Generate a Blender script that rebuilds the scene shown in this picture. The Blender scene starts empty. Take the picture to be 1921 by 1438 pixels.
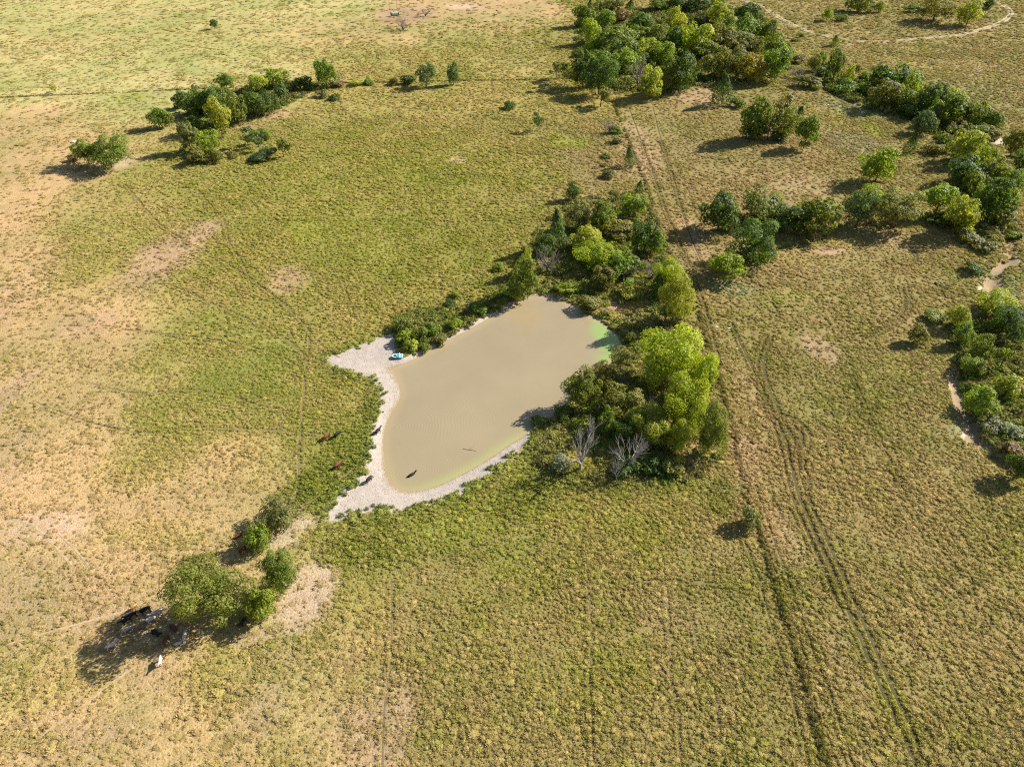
import bpy, math, random
import numpy as np
from mathutils import Vector, Matrix

# ------------------------------------------------------------------ camera, sky, sun, exposure
scene = bpy.context.scene
FPX, PW, PH = 1400.0, 1921.0, 1438.0          # focal length in photograph pixels, photograph size
PITCH, CAM_H = math.radians(38.0), 120.0      # a drone 120 m up, looking 38 degrees down
cam_data = bpy.data.cameras.new('camera')
cam_data.sensor_fit = 'HORIZONTAL'
cam_data.sensor_width = 36.0
cam_data.lens = 36.0 * FPX / PW
cam_data.clip_start, cam_data.clip_end = 1.0, 9000.0
cam = bpy.data.objects.new('camera', cam_data)
cam.location = (0, 0, CAM_H)
cam.rotation_euler = (math.pi / 2 - PITCH, 0, 0)
scene.collection.objects.link(cam)
scene.camera = cam

SUN_AZ, SUN_EL = math.radians(25.0), math.radians(32.0)   # azimuth from +X towards +Y
world = bpy.data.worlds.new('World'); scene.world = world; world.use_nodes = True
wn = world.node_tree.nodes; wn.clear()
sky = wn.new('ShaderNodeTexSky'); sky.sky_type = 'NISHITA'; sky.sun_disc = False
sky.sun_elevation = SUN_EL; sky.sun_rotation = math.pi / 2 - SUN_AZ
bg = wn.new('ShaderNodeBackground'); bg.inputs['Strength'].default_value = 0.06
wo = wn.new('ShaderNodeOutputWorld')
world.node_tree.links.new(sky.outputs[0], bg.inputs[0]); world.node_tree.links.new(bg.outputs[0], wo.inputs[0])
sd = bpy.data.lights.new('sun', 'SUN'); sd.energy = 5.0; sd.angle = math.radians(0.53); sd.color = (1.0, 0.945, 0.86)
sun = bpy.data.objects.new('sun', sd); scene.collection.objects.link(sun)
sdir = Vector((math.cos(SUN_EL) * math.cos(SUN_AZ), math.cos(SUN_EL) * math.sin(SUN_AZ), math.sin(SUN_EL)))
sun.rotation_euler = sdir.to_track_quat('Z', 'Y').to_euler(); sun.location = (0, 0, 200)
vs = scene.view_settings
vs.view_transform = 'Standard'; vs.look = 'None'; vs.gamma = 1.0; vs.use_curve_mapping = False
vs.exposure = 1.1
scene.render.engine = 'CYCLES'
scene.cycles.max_bounces = 6; scene.cycles.transparent_max_bounces = 4
scene.cycles.diffuse_bounces = 3; scene.cycles.glossy_bounces = 2; scene.cycles.transmission_bounces = 3
scene.cycles.use_adaptive_sampling = False
scene.cycles.use_denoising = False
scene.cycles.filter_width = 1.15
scene.cycles.sample_clamp_indirect = 4.0

# ------------------------------------------------------------------ helpers
C = scene.collection
RNG = np.random.default_rng(7)
random.seed(7)
CP, SP = math.cos(PITCH), math.sin(PITCH)

def at(x, y, z=0.0):
    """the ground point (or point at height z) that the photograph shows at pixel x, y"""
    u, v = (x - PW / 2) / FPX, (y - PH / 2) / FPX
    d = (u, CP - v * SP, -SP - v * CP)
    t = (z - CAM_H) / d[2]
    return Vector((d[0] * t, d[1] * t, z))

def ppm(y):
    """photograph pixels per metre for ground at photograph row y"""
    v = (y - PH / 2) / FPX
    return FPX * (SP + v * CP) / CAM_H

def line(pts):
    return np.array([at(*p)[:2] for p in pts])

def smooth(pts, n=6):
    """Catmull-Rom through 2D points"""
    P = np.array(pts, float); P = np.vstack([2 * P[0] - P[1], P, 2 * P[-1] - P[-2]])
    out = []
    for i in range(1, len(P) - 2):
        for t in np.linspace(0, 1, n, endpoint=False):
            a, b, c, d = P[i - 1], P[i], P[i + 1], P[i + 2]
            out.append(0.5 * (2 * b + (c - a) * t + (2 * a - 5 * b + 4 * c - d) * t * t + (3 * b - a - 3 * c + d) * t ** 3))
    out.append(P[-2]); return np.array(out)

def seg_dist(x, y, poly, closed=False):
    best = np.full(x.shape, 1e9)
    n = len(poly)
    for i in range(n if closed else n - 1):
        a, b = poly[i], poly[(i + 1) % n]
        dx, dy = b - a; L = dx * dx + dy * dy + 1e-9
        t = np.clip(((x - a[0]) * dx + (y - a[1]) * dy) / L, 0, 1)
        best = np.minimum(best, (x - a[0] - t * dx) ** 2 + (y - a[1] - t * dy) ** 2)
    return np.sqrt(best)

def inside(x, y, poly):
    r = np.zeros(x.shape, bool); n = len(poly)
    for i in range(n):
        (x1, y1), (x2, y2) = poly[i], poly[(i + 1) % n]
        if y1 == y2: continue
        c = ((y1 > y) != (y2 > y)) & (x < (x2 - x1) * (y - y1) / (y2 - y1) + x1)
        r ^= c
    return r

def sdf(x, y, poly):
    """signed distance, positive inside"""
    d = seg_dist(x, y, poly, True)
    return np.where(inside(x, y, poly), d, -d)

def hash2(ix, iy, s):
    h = (ix * 374761393 + iy * 668265263 + s * 974634777) & 0xFFFFFFFF
    h = ((h ^ (h >> 13)) * 1274126177) & 0xFFFFFFFF
    return ((h ^ (h >> 16)) & 0xFFFF) / 65535.0

def vnoise(x, y, s=0):
    ix = np.floor(x).astype(np.int64); iy = np.floor(y).astype(np.int64)
    fx, fy = x - ix, y - iy
    fx = fx * fx * (3 - 2 * fx); fy = fy * fy * (3 - 2 * fy)
    a, b = hash2(ix, iy, s), hash2(ix + 1, iy, s)
    c, d = hash2(ix, iy + 1, s), hash2(ix + 1, iy + 1, s)
    return (a + (b - a) * fx) * (1 - fy) + (c + (d - c) * fx) * fy

def fbm(x, y, s=0, o=4):
    r = 0.0; a = 0.5; t = 0.0
    for k in range(o):
        r = r + a * vnoise(x * 2 ** k + 17.3 * k, y * 2 ** k - 9.1 * k, s + k); t += a; a *= 0.5
    return r / t

def sstep(a, b, x):
    t = np.clip((x - a) / (b - a), 0, 1); return t * t * (3 - 2 * t)

def tag(o, label=None, cat=None, group=None, kind=None):
    if label: o['label'] = label
    if cat: o['category'] = cat
    if group: o['group'] = group
    if kind: o['kind'] = kind
    return o

def link(name, data, parent=None):
    o = bpy.data.objects.new(name, data); C.objects.link(o)
    if parent is not None: o.parent = parent
    return o

def mesh(name, verts, faces, mat=None, smooth_shade=False):
    m = bpy.data.meshes.new(name)
    m.from_pydata([tuple(v) for v in verts], [], [tuple(f) for f in faces])
    if mat is not None: m.materials.append(mat)
    if smooth_shade: m.polygons.foreach_set('use_smooth', [True] * len(m.polygons))
    m.update(); return m

def color_attr(m, name, arr, domain='POINT'):
    a = m.attributes.new(name, 'FLOAT_COLOR', domain)
    v = np.ones((len(arr), 4), np.float32); v[:, :arr.shape[1]] = arr
    a.data.foreach_set('color', v.ravel())

# ------------------------------------------------------------------ materials
def new_mat(name):
    m = bpy.data.materials.new(name); m.use_nodes = True
    nt = m.node_tree; nt.nodes.clear()
    out = nt.nodes.new('ShaderNodeOutputMaterial')
    return m, nt, out

def N(nt, t, **kw):
    n = nt.nodes.new(t)
    for k, v in kw.items(): setattr(n, k, v)
    return n

def L(nt, a, b): nt.links.new(a, b)

def mixc(nt, mode, fac, a, b):
    n = N(nt, 'ShaderNodeMix', data_type='RGBA', blend_type=mode)
    for sock, v in ((n.inputs[0], fac), (n.inputs[6], a), (n.inputs[7], b)):
        if hasattr(v, 'is_linked') or hasattr(v, 'links'): L(nt, v, sock)
        else: sock.default_value = v if not isinstance(v, tuple) else (*v, 1.0)[:4]
    return n.outputs[2]

def ramp(nt, src, stops):
    r = N(nt, 'ShaderNodeValToRGB'); e = r.color_ramp.elements
    while len(e) < len(stops): e.new(0.5)
    for i, (p, c) in enumerate(stops):
        e[i].position = p; e[i].color = (c, c, c, 1) if not isinstance(c, tuple) else (*c, 1)
    L(nt, src, r.inputs[0]); return r.outputs[0]

def noise(nt, scale, detail=4.0, rough=0.6, coord=None):
    n = N(nt, 'ShaderNodeTexNoise'); n.inputs['Scale'].default_value = scale
    n.inputs['Detail'].default_value = detail; n.inputs['Roughness'].default_value = rough
    if coord is not None: L(nt, coord, n.inputs['Vector'])
    return n.outputs[0]

def geo_pos(nt): return N(nt, 'ShaderNodeNewGeometry').outputs['Position']

def plain(name, col, rough=0.7, spec=0.3, var=0.25, scale=6.0, metal=0.0):
    m, nt, out = new_mat(name)
    b = N(nt, 'ShaderNodeBsdfPrincipled'); b.inputs['Roughness'].default_value = rough
    b.inputs['Specular IOR Level'].default_value = spec; b.inputs['Metallic'].default_value = metal
    tc = N(nt, 'ShaderNodeTexCoord').outputs['Object']
    n = noise(nt, scale, 5, 0.65, tc)
    f = ramp(nt, n, [(0.3, 1 - var), (0.7, 1 + var * 0.4)])
    L(nt, mixc(nt, 'MULTIPLY', 1.0, (*col, 1), f), b.inputs['Base Color'])
    L(nt, b.outputs[0], out.inputs[0]); return m

def mat_ground():
    m, nt, out = new_mat('pasture_soil')
    p = geo_pos(nt)
    t = N(nt, 'ShaderNodeAttribute', attribute_name='tint').outputs['Color']
    s = N(nt, 'ShaderNodeAttribute', attribute_name='sand').outputs['Fac']
    fine = noise(nt, 2.6, 6, 0.7, p)
    mid = noise(nt, 0.35, 5, 0.6, p)
    big = noise(nt, 0.05, 4, 0.6, p)
    c = mixc(nt, 'MULTIPLY', 1.0, t, ramp(nt, fine, [(0.28, 0.42), (0.5, 0.92), (0.72, 1.35)]))
    c = mixc(nt, 'MULTIPLY', 1.0, c, ramp(nt, mid, [(0.3, 0.82), (0.7, 1.12)]))
    c = mixc(nt, 'MULTIPLY', 1.0, c, ramp(nt, big, [(0.3, 0.9), (0.7, 1.08)]))
    # pale pond mud: fine hoof marks and darker damp crumbs
    hoof = N(nt, 'ShaderNodeTexVoronoi'); hoof.inputs['Scale'].default_value = 1.5; L(nt, p, hoof.inputs['Vector'])
    hd = ramp(nt, hoof.outputs['Distance'], [(0.08, 0.5), (0.3, 1.0)])
    sc_ = mixc(nt, 'MULTIPLY', 1.0, (0.42, 0.36, 0.30, 1), ramp(nt, noise(nt, 0.6, 6, 0.75, p), [(0.25, 0.72), (0.6, 1.02), (0.8, 1.1)]))
    sc_ = mixc(nt, 'MULTIPLY', 0.6, sc_, hd)
    en = N(nt, 'ShaderNodeMath', operation='MULTIPLY_ADD'); L(nt, noise(nt, 0.9, 6, 0.75, p), en.inputs[0])
    en.inputs[1].default_value = 4.4; en.inputs[2].default_value = -2.3
    inv = N(nt, 'ShaderNodeMath', operation='SUBTRACT'); inv.inputs[0].default_value = 1.0; L(nt, s, inv.inputs[1])
    win = N(nt, 'ShaderNodeMath', operation='MULTIPLY'); L(nt, s, win.inputs[0]); L(nt, inv.outputs[0], win.inputs[1])
    wob = N(nt, 'ShaderNodeMath', operation='MULTIPLY'); L(nt, en.outputs[0], wob.inputs[0]); L(nt, win.outputs[0], wob.inputs[1])
    edge = N(nt, 'ShaderNodeMath', operation='MULTIPLY_ADD'); L(nt, wob.outputs[0], edge.inputs[0]); edge.inputs[1].default_value = 2.2; L(nt, s, edge.inputs[2])
    sf = ramp(nt, edge.outputs[0], [(0.42, 0.0), (0.58, 1.0)])
    c = mixc(nt, 'MIX', sf, c, sc_)
    # damp rim where the mud meets the water
    sx = N(nt, 'ShaderNodeSeparateXYZ'); L(nt, p, sx.inputs[0])
    wz = N(nt, 'ShaderNodeMath', operation='MULTIPLY_ADD'); L(nt, noise(nt, 1.4, 4, 0.7, p), wz.inputs[0])
    wz.inputs[1].default_value = 0.30; L(nt, sx.outputs['Z'], wz.inputs[2])
    mr = N(nt, 'ShaderNodeMapRange'); L(nt, wz.outputs[0], mr.inputs[0])
    mr.inputs[1].default_value = -0.33; mr.inputs[2].default_value = -0.22; mr.inputs[3].default_value = 1.0; mr.inputs[4].default_value = 0.0
    c = mixc(nt, 'MIX', mr.outputs[0], c, (0.30, 0.22, 0.13, 1))
    b = N(nt, 'ShaderNodeBsdfPrincipled'); b.inputs['Roughness'].default_value = 0.95; b.inputs['Specular IOR Level'].default_value = 0.1
    L(nt, c, b.inputs['Base Color'])
    h = N(nt, 'ShaderNodeMath', operation='MULTIPLY_ADD'); L(nt, fine, h.inputs[0]); h.inputs[1].default_value = 1.0
    L(nt, hd, h.inputs[2])
    bp = N(nt, 'ShaderNodeBump'); bp.inputs['Strength'].default_value = 0.7; bp.inputs['Distance'].default_value = 0.18
    L(nt, h.outputs[0], bp.inputs['Height']); L(nt, bp.outputs[0], b.inputs['Normal'])
    L(nt, b.outputs[0], out.inputs[0]); return m

def mat_dirt(name, col, var=0.35, scale=1.2, bump=0.5):
    m, nt, out = new_mat(name)
    p = geo_pos(nt)
    n1 = noise(nt, scale, 6, 0.7, p); n2 = noise(nt, scale * 0.12, 4, 0.6, p)
    c = mixc(nt, 'MULTIPLY', 1.0, (*col, 1), ramp(nt, n1, [(0.28, 1 - var), (0.72, 1 + var * 0.5)]))
    c = mixc(nt, 'MULTIPLY', 1.0, c, ramp(nt, n2, [(0.3, 0.85), (0.7, 1.1)]))
    b = N(nt, 'ShaderNodeBsdfPrincipled'); b.inputs['Roughness'].default_value = 0.95; b.inputs['Specular IOR Level'].default_value = 0.1
    bp = N(nt, 'ShaderNodeBump'); bp.inputs['Strength'].default_value = bump; bp.inputs['Distance'].default_value = 0.15
    L(nt, n1, bp.inputs['Height']); L(nt, bp.outputs[0], b.inputs['Normal'])
    L(nt, c, b.inputs['Base Color']); L(nt, b.outputs[0], out.inputs[0]); return m

def mat_grass():
    m, nt, out = new_mat('grass_blades')
    t = N(nt, 'ShaderNodeAttribute', attribute_name='tint', attribute_type='INSTANCER').outputs['Color']
    v = N(nt, 'ShaderNodeAttribute', attribute_name='lv').outputs['Fac']
    c = mixc(nt, 'MULTIPLY', 1.0, t, ramp(nt, v, [(0.0, 0.68), (1.0, 1.3)]))
    d = N(nt, 'ShaderNodeBsdfDiffuse'); L(nt, c, d.inputs[0])
    tr = N(nt, 'ShaderNodeBsdfTranslucent'); L(nt, c, tr.inputs[0])
    mx = N(nt, 'ShaderNodeMixShader'); mx.inputs[0].default_value = 0.25
    L(nt, d.outputs[0], mx.inputs[1]); L(nt, tr.outputs[0], mx.inputs[2]); L(nt, mx.outputs[0], out.inputs[0]); return m

def mat_leaf():
    m, nt, out = new_mat('leaves')
    oc = N(nt, 'ShaderNodeObjectInfo').outputs['Color']
    v = N(nt, 'ShaderNodeAttribute', attribute_name='lv').outputs['Fac']
    tc = N(nt, 'ShaderNodeTexCoord').outputs['Object']
    n = noise(nt, 2.2, 3, 0.6, tc)
    c = mixc(nt, 'MULTIPLY', 1.0, oc, ramp(nt, v, [(0.0, 0.55), (1.0, 1.4)]))
    c = mixc(nt, 'MIX', ramp(nt, n, [(0.45, 0.0), (0.75, 0.35)]), c, mixc(nt, 'MULTIPLY', 1.0, c, (1.5, 1.15, 0.6, 1)))
    b = N(nt, 'ShaderNodeBsdfPrincipled'); b.inputs['Roughness'].default_value = 0.55; b.inputs['Specular IOR Level'].default_value = 0.25
    L(nt, c, b.inputs['Base Color'])
    tr = N(nt, 'ShaderNodeBsdfTranslucent'); L(nt, mixc(nt, 'MULTIPLY', 1.0, c, (1.25, 1.3, 0.55, 1)), tr.inputs[0])
    mx = N(nt, 'ShaderNodeMixShader'); mx.inputs[0].default_value = 0.45
    L(nt, b.outputs[0], mx.inputs[1]); L(nt, tr.outputs[0], mx.inputs[2]); L(nt, mx.outputs[0], out.inputs[0]); return m

def mat_water():
    m, nt, out = new_mat('muddy_water')
    p = geo_pos(nt)
    t = N(nt, 'ShaderNodeAttribute', attribute_name='tint').outputs['Color']
    c = mixc(nt, 'MULTIPLY', 1.0, t, ramp(nt, noise(nt, 0.05, 4, 0.6, p), [(0.3, 0.94), (0.7, 1.05)]))
    b = N(nt, 'ShaderNodeBsdfPrincipled'); b.inputs['Roughness'].default_value = 0.07; b.inputs['IOR'].default_value = 1.33
    b.inputs['Specular IOR Level'].default_value = 0.5
    L(nt, c, b.inputs['Base Color'])
    # rings spreading from where the cattle wade, and a light wind ripple
    def ring(c0, sc, st):
        mp = N(nt, 'ShaderNodeVectorMath', operation='SUBTRACT'); L(nt, p, mp.inputs[0]); mp.inputs[1].default_value = c0
        w = N(nt, 'ShaderNodeTexWave', wave_type='RINGS', rings_direction='SPHERICAL'); w.inputs['Scale'].default_value = sc
        w.inputs['Distortion'].default_value = 9.0; w.inputs['Detail'].default_value = 3.0; w.inputs['Detail Scale'].default_value = 0.35
        L(nt, mp.outputs[0], w.inputs['Vector'])
        ln = N(nt, 'ShaderNodeVectorMath', operation='LENGTH'); L(nt, mp.outputs[0], ln.inputs[0])
        mr = N(nt, 'ShaderNodeMapRange'); L(nt, ln.outputs['Value'], mr.inputs[0])
        mr.inputs[1].default_value = 2.0; mr.inputs[2].default_value = 34.0; mr.inputs[3].default_value = st; mr.inputs[4].default_value = 0.0
        q = N(nt, 'ShaderNodeMath', operation='MULTIPLY'); L(nt, w.outputs['Fac'], q.inputs[0]); L(nt, mr.outputs[0], q.inputs[1])
        return q.outputs[0]
    a1 = ring(tuple(at(735, 800)), 0.42, 1.0); a2 = ring(tuple(at(772, 882)), 0.5, 0.7)
    s1 = N(nt, 'ShaderNodeMath', operation='ADD'); L(nt, a1, s1.inputs[0]); L(nt, a2, s1.inputs[1])
    s2 = N(nt, 'ShaderNodeMath', operation='MULTIPLY_ADD'); L(nt, noise(nt, 0.7, 5, 0.6, p), s2.inputs[0]); s2.inputs[1].default_value = 1.4
    L(nt, s1.outputs[0], s2.inputs[2])
    bp = N(nt, 'ShaderNodeBump'); bp.inputs['Strength'].default_value = 0.06; bp.inputs['Distance'].default_value = 0.2
    L(nt, s2.outputs[0], bp.inputs['Height']); L(nt, bp.outputs[0], b.inputs['Normal'])
    L(nt, b.outputs[0], out.inputs[0]); return m

M_GROUND, M_GRASS, M_LEAF, M_WATER = mat_ground(), mat_grass(), mat_leaf(), mat_water()
M_PATH = mat_dirt('shaded_trodden_soil', (0.22, 0.165, 0.085))  # trail soil, darkened to stand for the shadow in the groove
M_RUT = mat_dirt('shaded_rut_soil', (0.115, 0.095, 0.042))  # rut soil with the groove's shadow put into its colour
M_ROAD = mat_dirt('pale_track_dirt', (0.44, 0.35, 0.24), 0.35, 0.5)
M_BARK = plain('bark', (0.13, 0.10, 0.075), 0.9, 0.1, 0.45, 5)
M_DEAD = plain('bleached_wood', (0.36, 0.325, 0.30), 0.85, 0.1, 0.35, 4)
M_STONE = plain('shore_stone', (0.17, 0.14, 0.12), 0.9, 0.2, 0.4, 3)
M_WSTONE = plain('pale_stone', (0.72, 0.68, 0.60), 0.9, 0.2, 0.25, 3)

# ------------------------------------------------------------------ the plan of the place
WATER = smooth(line([(738, 688), (748, 715), (751, 742), (737, 772), (723, 800), (720, 830), (725, 870), (735, 903), (760, 917),
    (800, 913), (850, 894), (900, 867), (950, 834), (985, 812), (1008, 792), (1045, 766), (1072, 733), (1090, 708), (1120, 690),
    (1150, 672), (1168, 655), (1160, 635), (1140, 612), (1112, 594), (1085, 578), (1060, 565), (1030, 555), (1000, 555), (975, 562),
    (945, 580), (915, 599), (880, 619), (840, 640), (800, 661), (765, 677)]), 4)
SAND = smooth(line([(612, 668), (650, 657), (690, 645), (722, 630), (738, 632), (741, 655), (752, 672), (790, 668), (760, 700), (760, 800),
    (760, 900), (850, 888), (950, 828), (992, 806), (982, 832), (945, 862), (905, 895), (862, 924), (820, 938), (760, 950), (710, 957),
    (660, 965), (622, 975), (632, 950), (642, 930), (662, 910), (684, 890), (694, 860), (701, 830), (706, 800), (714, 765), (719, 740),
    (712, 717), (690, 702), (660, 694), (632, 688)]), 4)
FENCE_ROW = smooth(line([(1150, 190), (1178, 260), (1214, 350), (1246, 450), (1302, 560), (1346, 700), (1374, 800), (1396, 900), (1428, 1000),
    (1452, 1090), (1480, 1180), (1505, 1260), (1530, 1350), (1555, 1438), (1580, 1520)]), 4)
NORTH_FENCE = smooth(line([(-60, 186), (120, 178), (330, 168), (480, 163), (650, 156), (850, 152), (1000, 150), (1075, 148)]), 4)
GULLY = smooth(line([(1545, 165), (1600, 195), (1660, 212), (1730, 222), (1790, 258), (1850, 300), (1880, 360), (1895, 430), (1893, 485), (1872, 505),
    (1862, 540), (1870, 590), (1850, 640), (1808, 690), (1794, 712), (1808, 745), (1818, 785), (1826, 812), (1860, 850), (1921, 890)]), 4)
WATER_Z = -0.5

TRAILS = [  # (width in metres, pixels)
    (0.55, [(235, 345), (262, 378), (300, 420), (345, 450), (400, 480), (450, 510), (480, 530), (520, 560), (560, 595), (585, 628), (612, 655), (640, 672)]),
    (0.40, [(370, 355), (395, 385), (420, 415), (430, 455), (452, 488), (470, 522)]),
    (0.45, [(300, 525), (345, 545), (400, 570), (450, 592), (500, 612), (540, 640), (575, 668)]),
    (0.38, [(230, 618), (300, 625), (380, 635), (450, 645), (520, 665), (562, 690), (572, 715)]),
    (0.45, [(60, 750), (120, 775), (200, 800), (280, 812), (350, 802), (430, 802), (500, 806), (570, 811), (610, 816)]),
    (0.40, [(160, 715), (260, 738), (340, 730), (430, 742), (490, 760), (560, 775)]),
    (0.50, [(581, 630), (578, 660), (571, 720), (565, 800), (560, 850), (562, 905), (545, 955)]),
    (0.40, [(735, 1085), (736, 1150), (733, 1250), (722, 1330), (718, 1438), (716, 1500)]),
    (0.55, [(560, 960), (600, 930), (640, 900), (672, 872), (694, 845)]),
    (0.45, [(0, 1212), (80, 1188), (160, 1165), (240, 1142), (300, 1110), (330, 1095)]),
    (0.45, [(20, 1438), (90, 1370), (160, 1320), (215, 1275), (260, 1245)]),
    (0.35, [(135, 1330), (160, 1300), (182, 1272), (205, 1252)]),
    (0.50, [(20, 972), (62, 985), (100, 1022), (140, 1065)]),
    (0.35, [(110, 1000), (150, 1040), (175, 1075)]),
    (0.32, [(1090, 1086), (1200, 1088), (1300, 1092), (1395, 1098)]),
    (0.40, [(1248, 1078), (1252, 1130), (1257, 1200), (1258, 1260), (1270, 1330), (1278, 1438)]),
    (0.32, [(1283, 1080), (1295, 1150), (1318, 1240), (1340, 1300), (1352, 1380)]),
    (0.32, [(1102, 1085), (1110, 1180), (1108, 1280), (1112, 1360), (1114, 1438)]),
    (0.32, [(960, 345), (1000, 360), (1003, 385), (1010, 410), (1016, 430)]),
    (0.30, [(640, 520), (665, 590), (672, 602)]),
]
RUTS = [
    (0.5, [(1449, 628), (1433, 680), (1441, 720), (1466, 780), (1492, 832), (1500, 880), (1518, 935), (1547, 1000), (1583, 1080), (1613, 1150), (1653, 1240), (1693, 1330), (1733, 1420), (1760, 1490)]),
    (0.5, [(1437, 632), (1422, 680), (1430, 722), (1453, 780), (1476, 832), (1486, 880), (1502, 935), (1530, 1000), (1565, 1080), (1594, 1150), (1633, 1240), (1672, 1330), (1712, 1420), (1738, 1490)]),
    (0.4, [(1372, 605), (1395, 655), (1424, 715), (1444, 770), (1462, 830), (1476, 890), (1492, 945), (1518, 1005), (1552, 1085), (1580, 1150)]),
    (0.45, [(1467, 778), (1497, 788), (1517, 812), (1521, 828), (1512, 850), (1510, 880), (1522, 930)]),
    (0.45, [(1468, 790), (1490, 800), (1505, 822), (1498, 845), (1497, 870)]),
    (0.35, [(1612, 628), (1655, 610), (1690, 588), (1697, 560), (1690, 535)]),
    (0.35, [(1630, 636), (1672, 612), (1703, 590), (1708, 560), (1700, 532)]),
    (0.35, [(1700, 505), (1718, 490), (1718, 475), (1700, 460)]),
    (0.12, [(1598, 700), (1625, 760), (1660, 840), (1700, 930), (1740, 1010)]),
    (0.13, [(1350, 905), (1385, 985), (1420, 1075), (1447, 1170), (1480, 1280), (1510, 1400), (1525, 1470)]),
    (0.13, [(1415, 905), (1448, 1000), (1478, 1085), (1510, 1180), (1545, 1270), (1580, 1370), (1600, 1438)]),
    (0.13, [(1430, 1000), (1465, 1110), (1500, 1200), (1520, 1290), (1545, 1400), (1556, 1460)]),
    (0.40, [(1225, 200), (1240, 260), (1262, 330), (1290, 430), (1330, 520)]),
    (0.40, [(1180, 200), (1205, 270), (1230, 340), (1262, 430), (1300, 510), (1330, 600), (1352, 690)]),
]
for w_, t_ in TRAILS + RUTS: pass
TRAIL_W = [(w * .95, smooth(line(p), 5)) for w, p in TRAILS]
RUT_W = [(w * 1.35, smooth(line(p), 5)) for w, p in RUTS]
ROAD = smooth(line([(1330, -14), (1396, 2), (1430, 14), (1470, 38), (1520, 60), (1580, 74), (1640, 79), (1700, 75), (1780, 68), (1840, 56), (1882, 40), (1896, 24), (1880, 10), (1850, 2)]), 6)

# kinds of sward: albedo, tuft density, tuft height
KIND = {
    'T': ((0.42, 0.300, 0.135), 0.24, 0.55, 0.95),   # short straw-coloured grazed turf, colour also lightened for the haze
    'Y': ((0.42, 0.375, 0.145), 0.42, 0.48, 0.72),    # pale yellow-green, with far haze brightened into the colour
    'L': ((0.37, 0.32, 0.085), 0.80, 0.75, 0.6),    # light green and straw
    'G': ((0.30, 0.285, 0.052), 1.00, .90, 0.42),   # green-olive tussocks
    'B': ((0.33, 0.245, 0.105), 0.90, 0.85, 0.8),   # brownish
    'O': ((0.30, 0.245, 0.085), 1.00, 0.88, 0.66),  # olive brown
    'S': ((0.50, 0.365, 0.245), 0.05, 0.5, 1),    # bare pinkish soil
    'R': ((0.36, 0.20, 0.13), 0.10, 0.6, 1),      # red soil
    'W': ((0.17, 0.205, 0.045), 1.15, 1.25, 0),   # lush weeds
    'V': ((0.30, 0.33, 0.20), 1.10, 1.1, 0.15),      # silvery weeds
    'K': ((0.37, 0.365, 0.065), 0.80, 0.7, 0.12),     # bright yellow-green
    'M': ((0.36, 0.30, 0.06), 0.60, 0.7, 0.3),     # mustard
    'P': ((0.39, 0.265, 0.155), 0.32, 0.7, 1),     # pinkish dry
}
ROWS = [
    'YYYYYTTGBOOOO',
    'YYYYLLLGBOOOO',
    'TTLGGGGBBBOOO',
    'TLLGGGGGBBOOO',
    'TTLLGGGGOOOOO',
    'TTLLGGGGOOOOO',
    'TTTTLGGGGOOOO',
    'TTTTLOGOOOOOO',
    'TTTLTOOGOOOOO',
    'TTTTTBOOOOOOO']
CTRL = []
for j, row in enumerate(ROWS):
    for i, k in enumerate(row):
        p = at(i * 160, j * 160); CTRL.append((p.x, p.y, *KIND[k][0], *KIND[k][1:]))
CTRL = np.array(CTRL)
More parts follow.
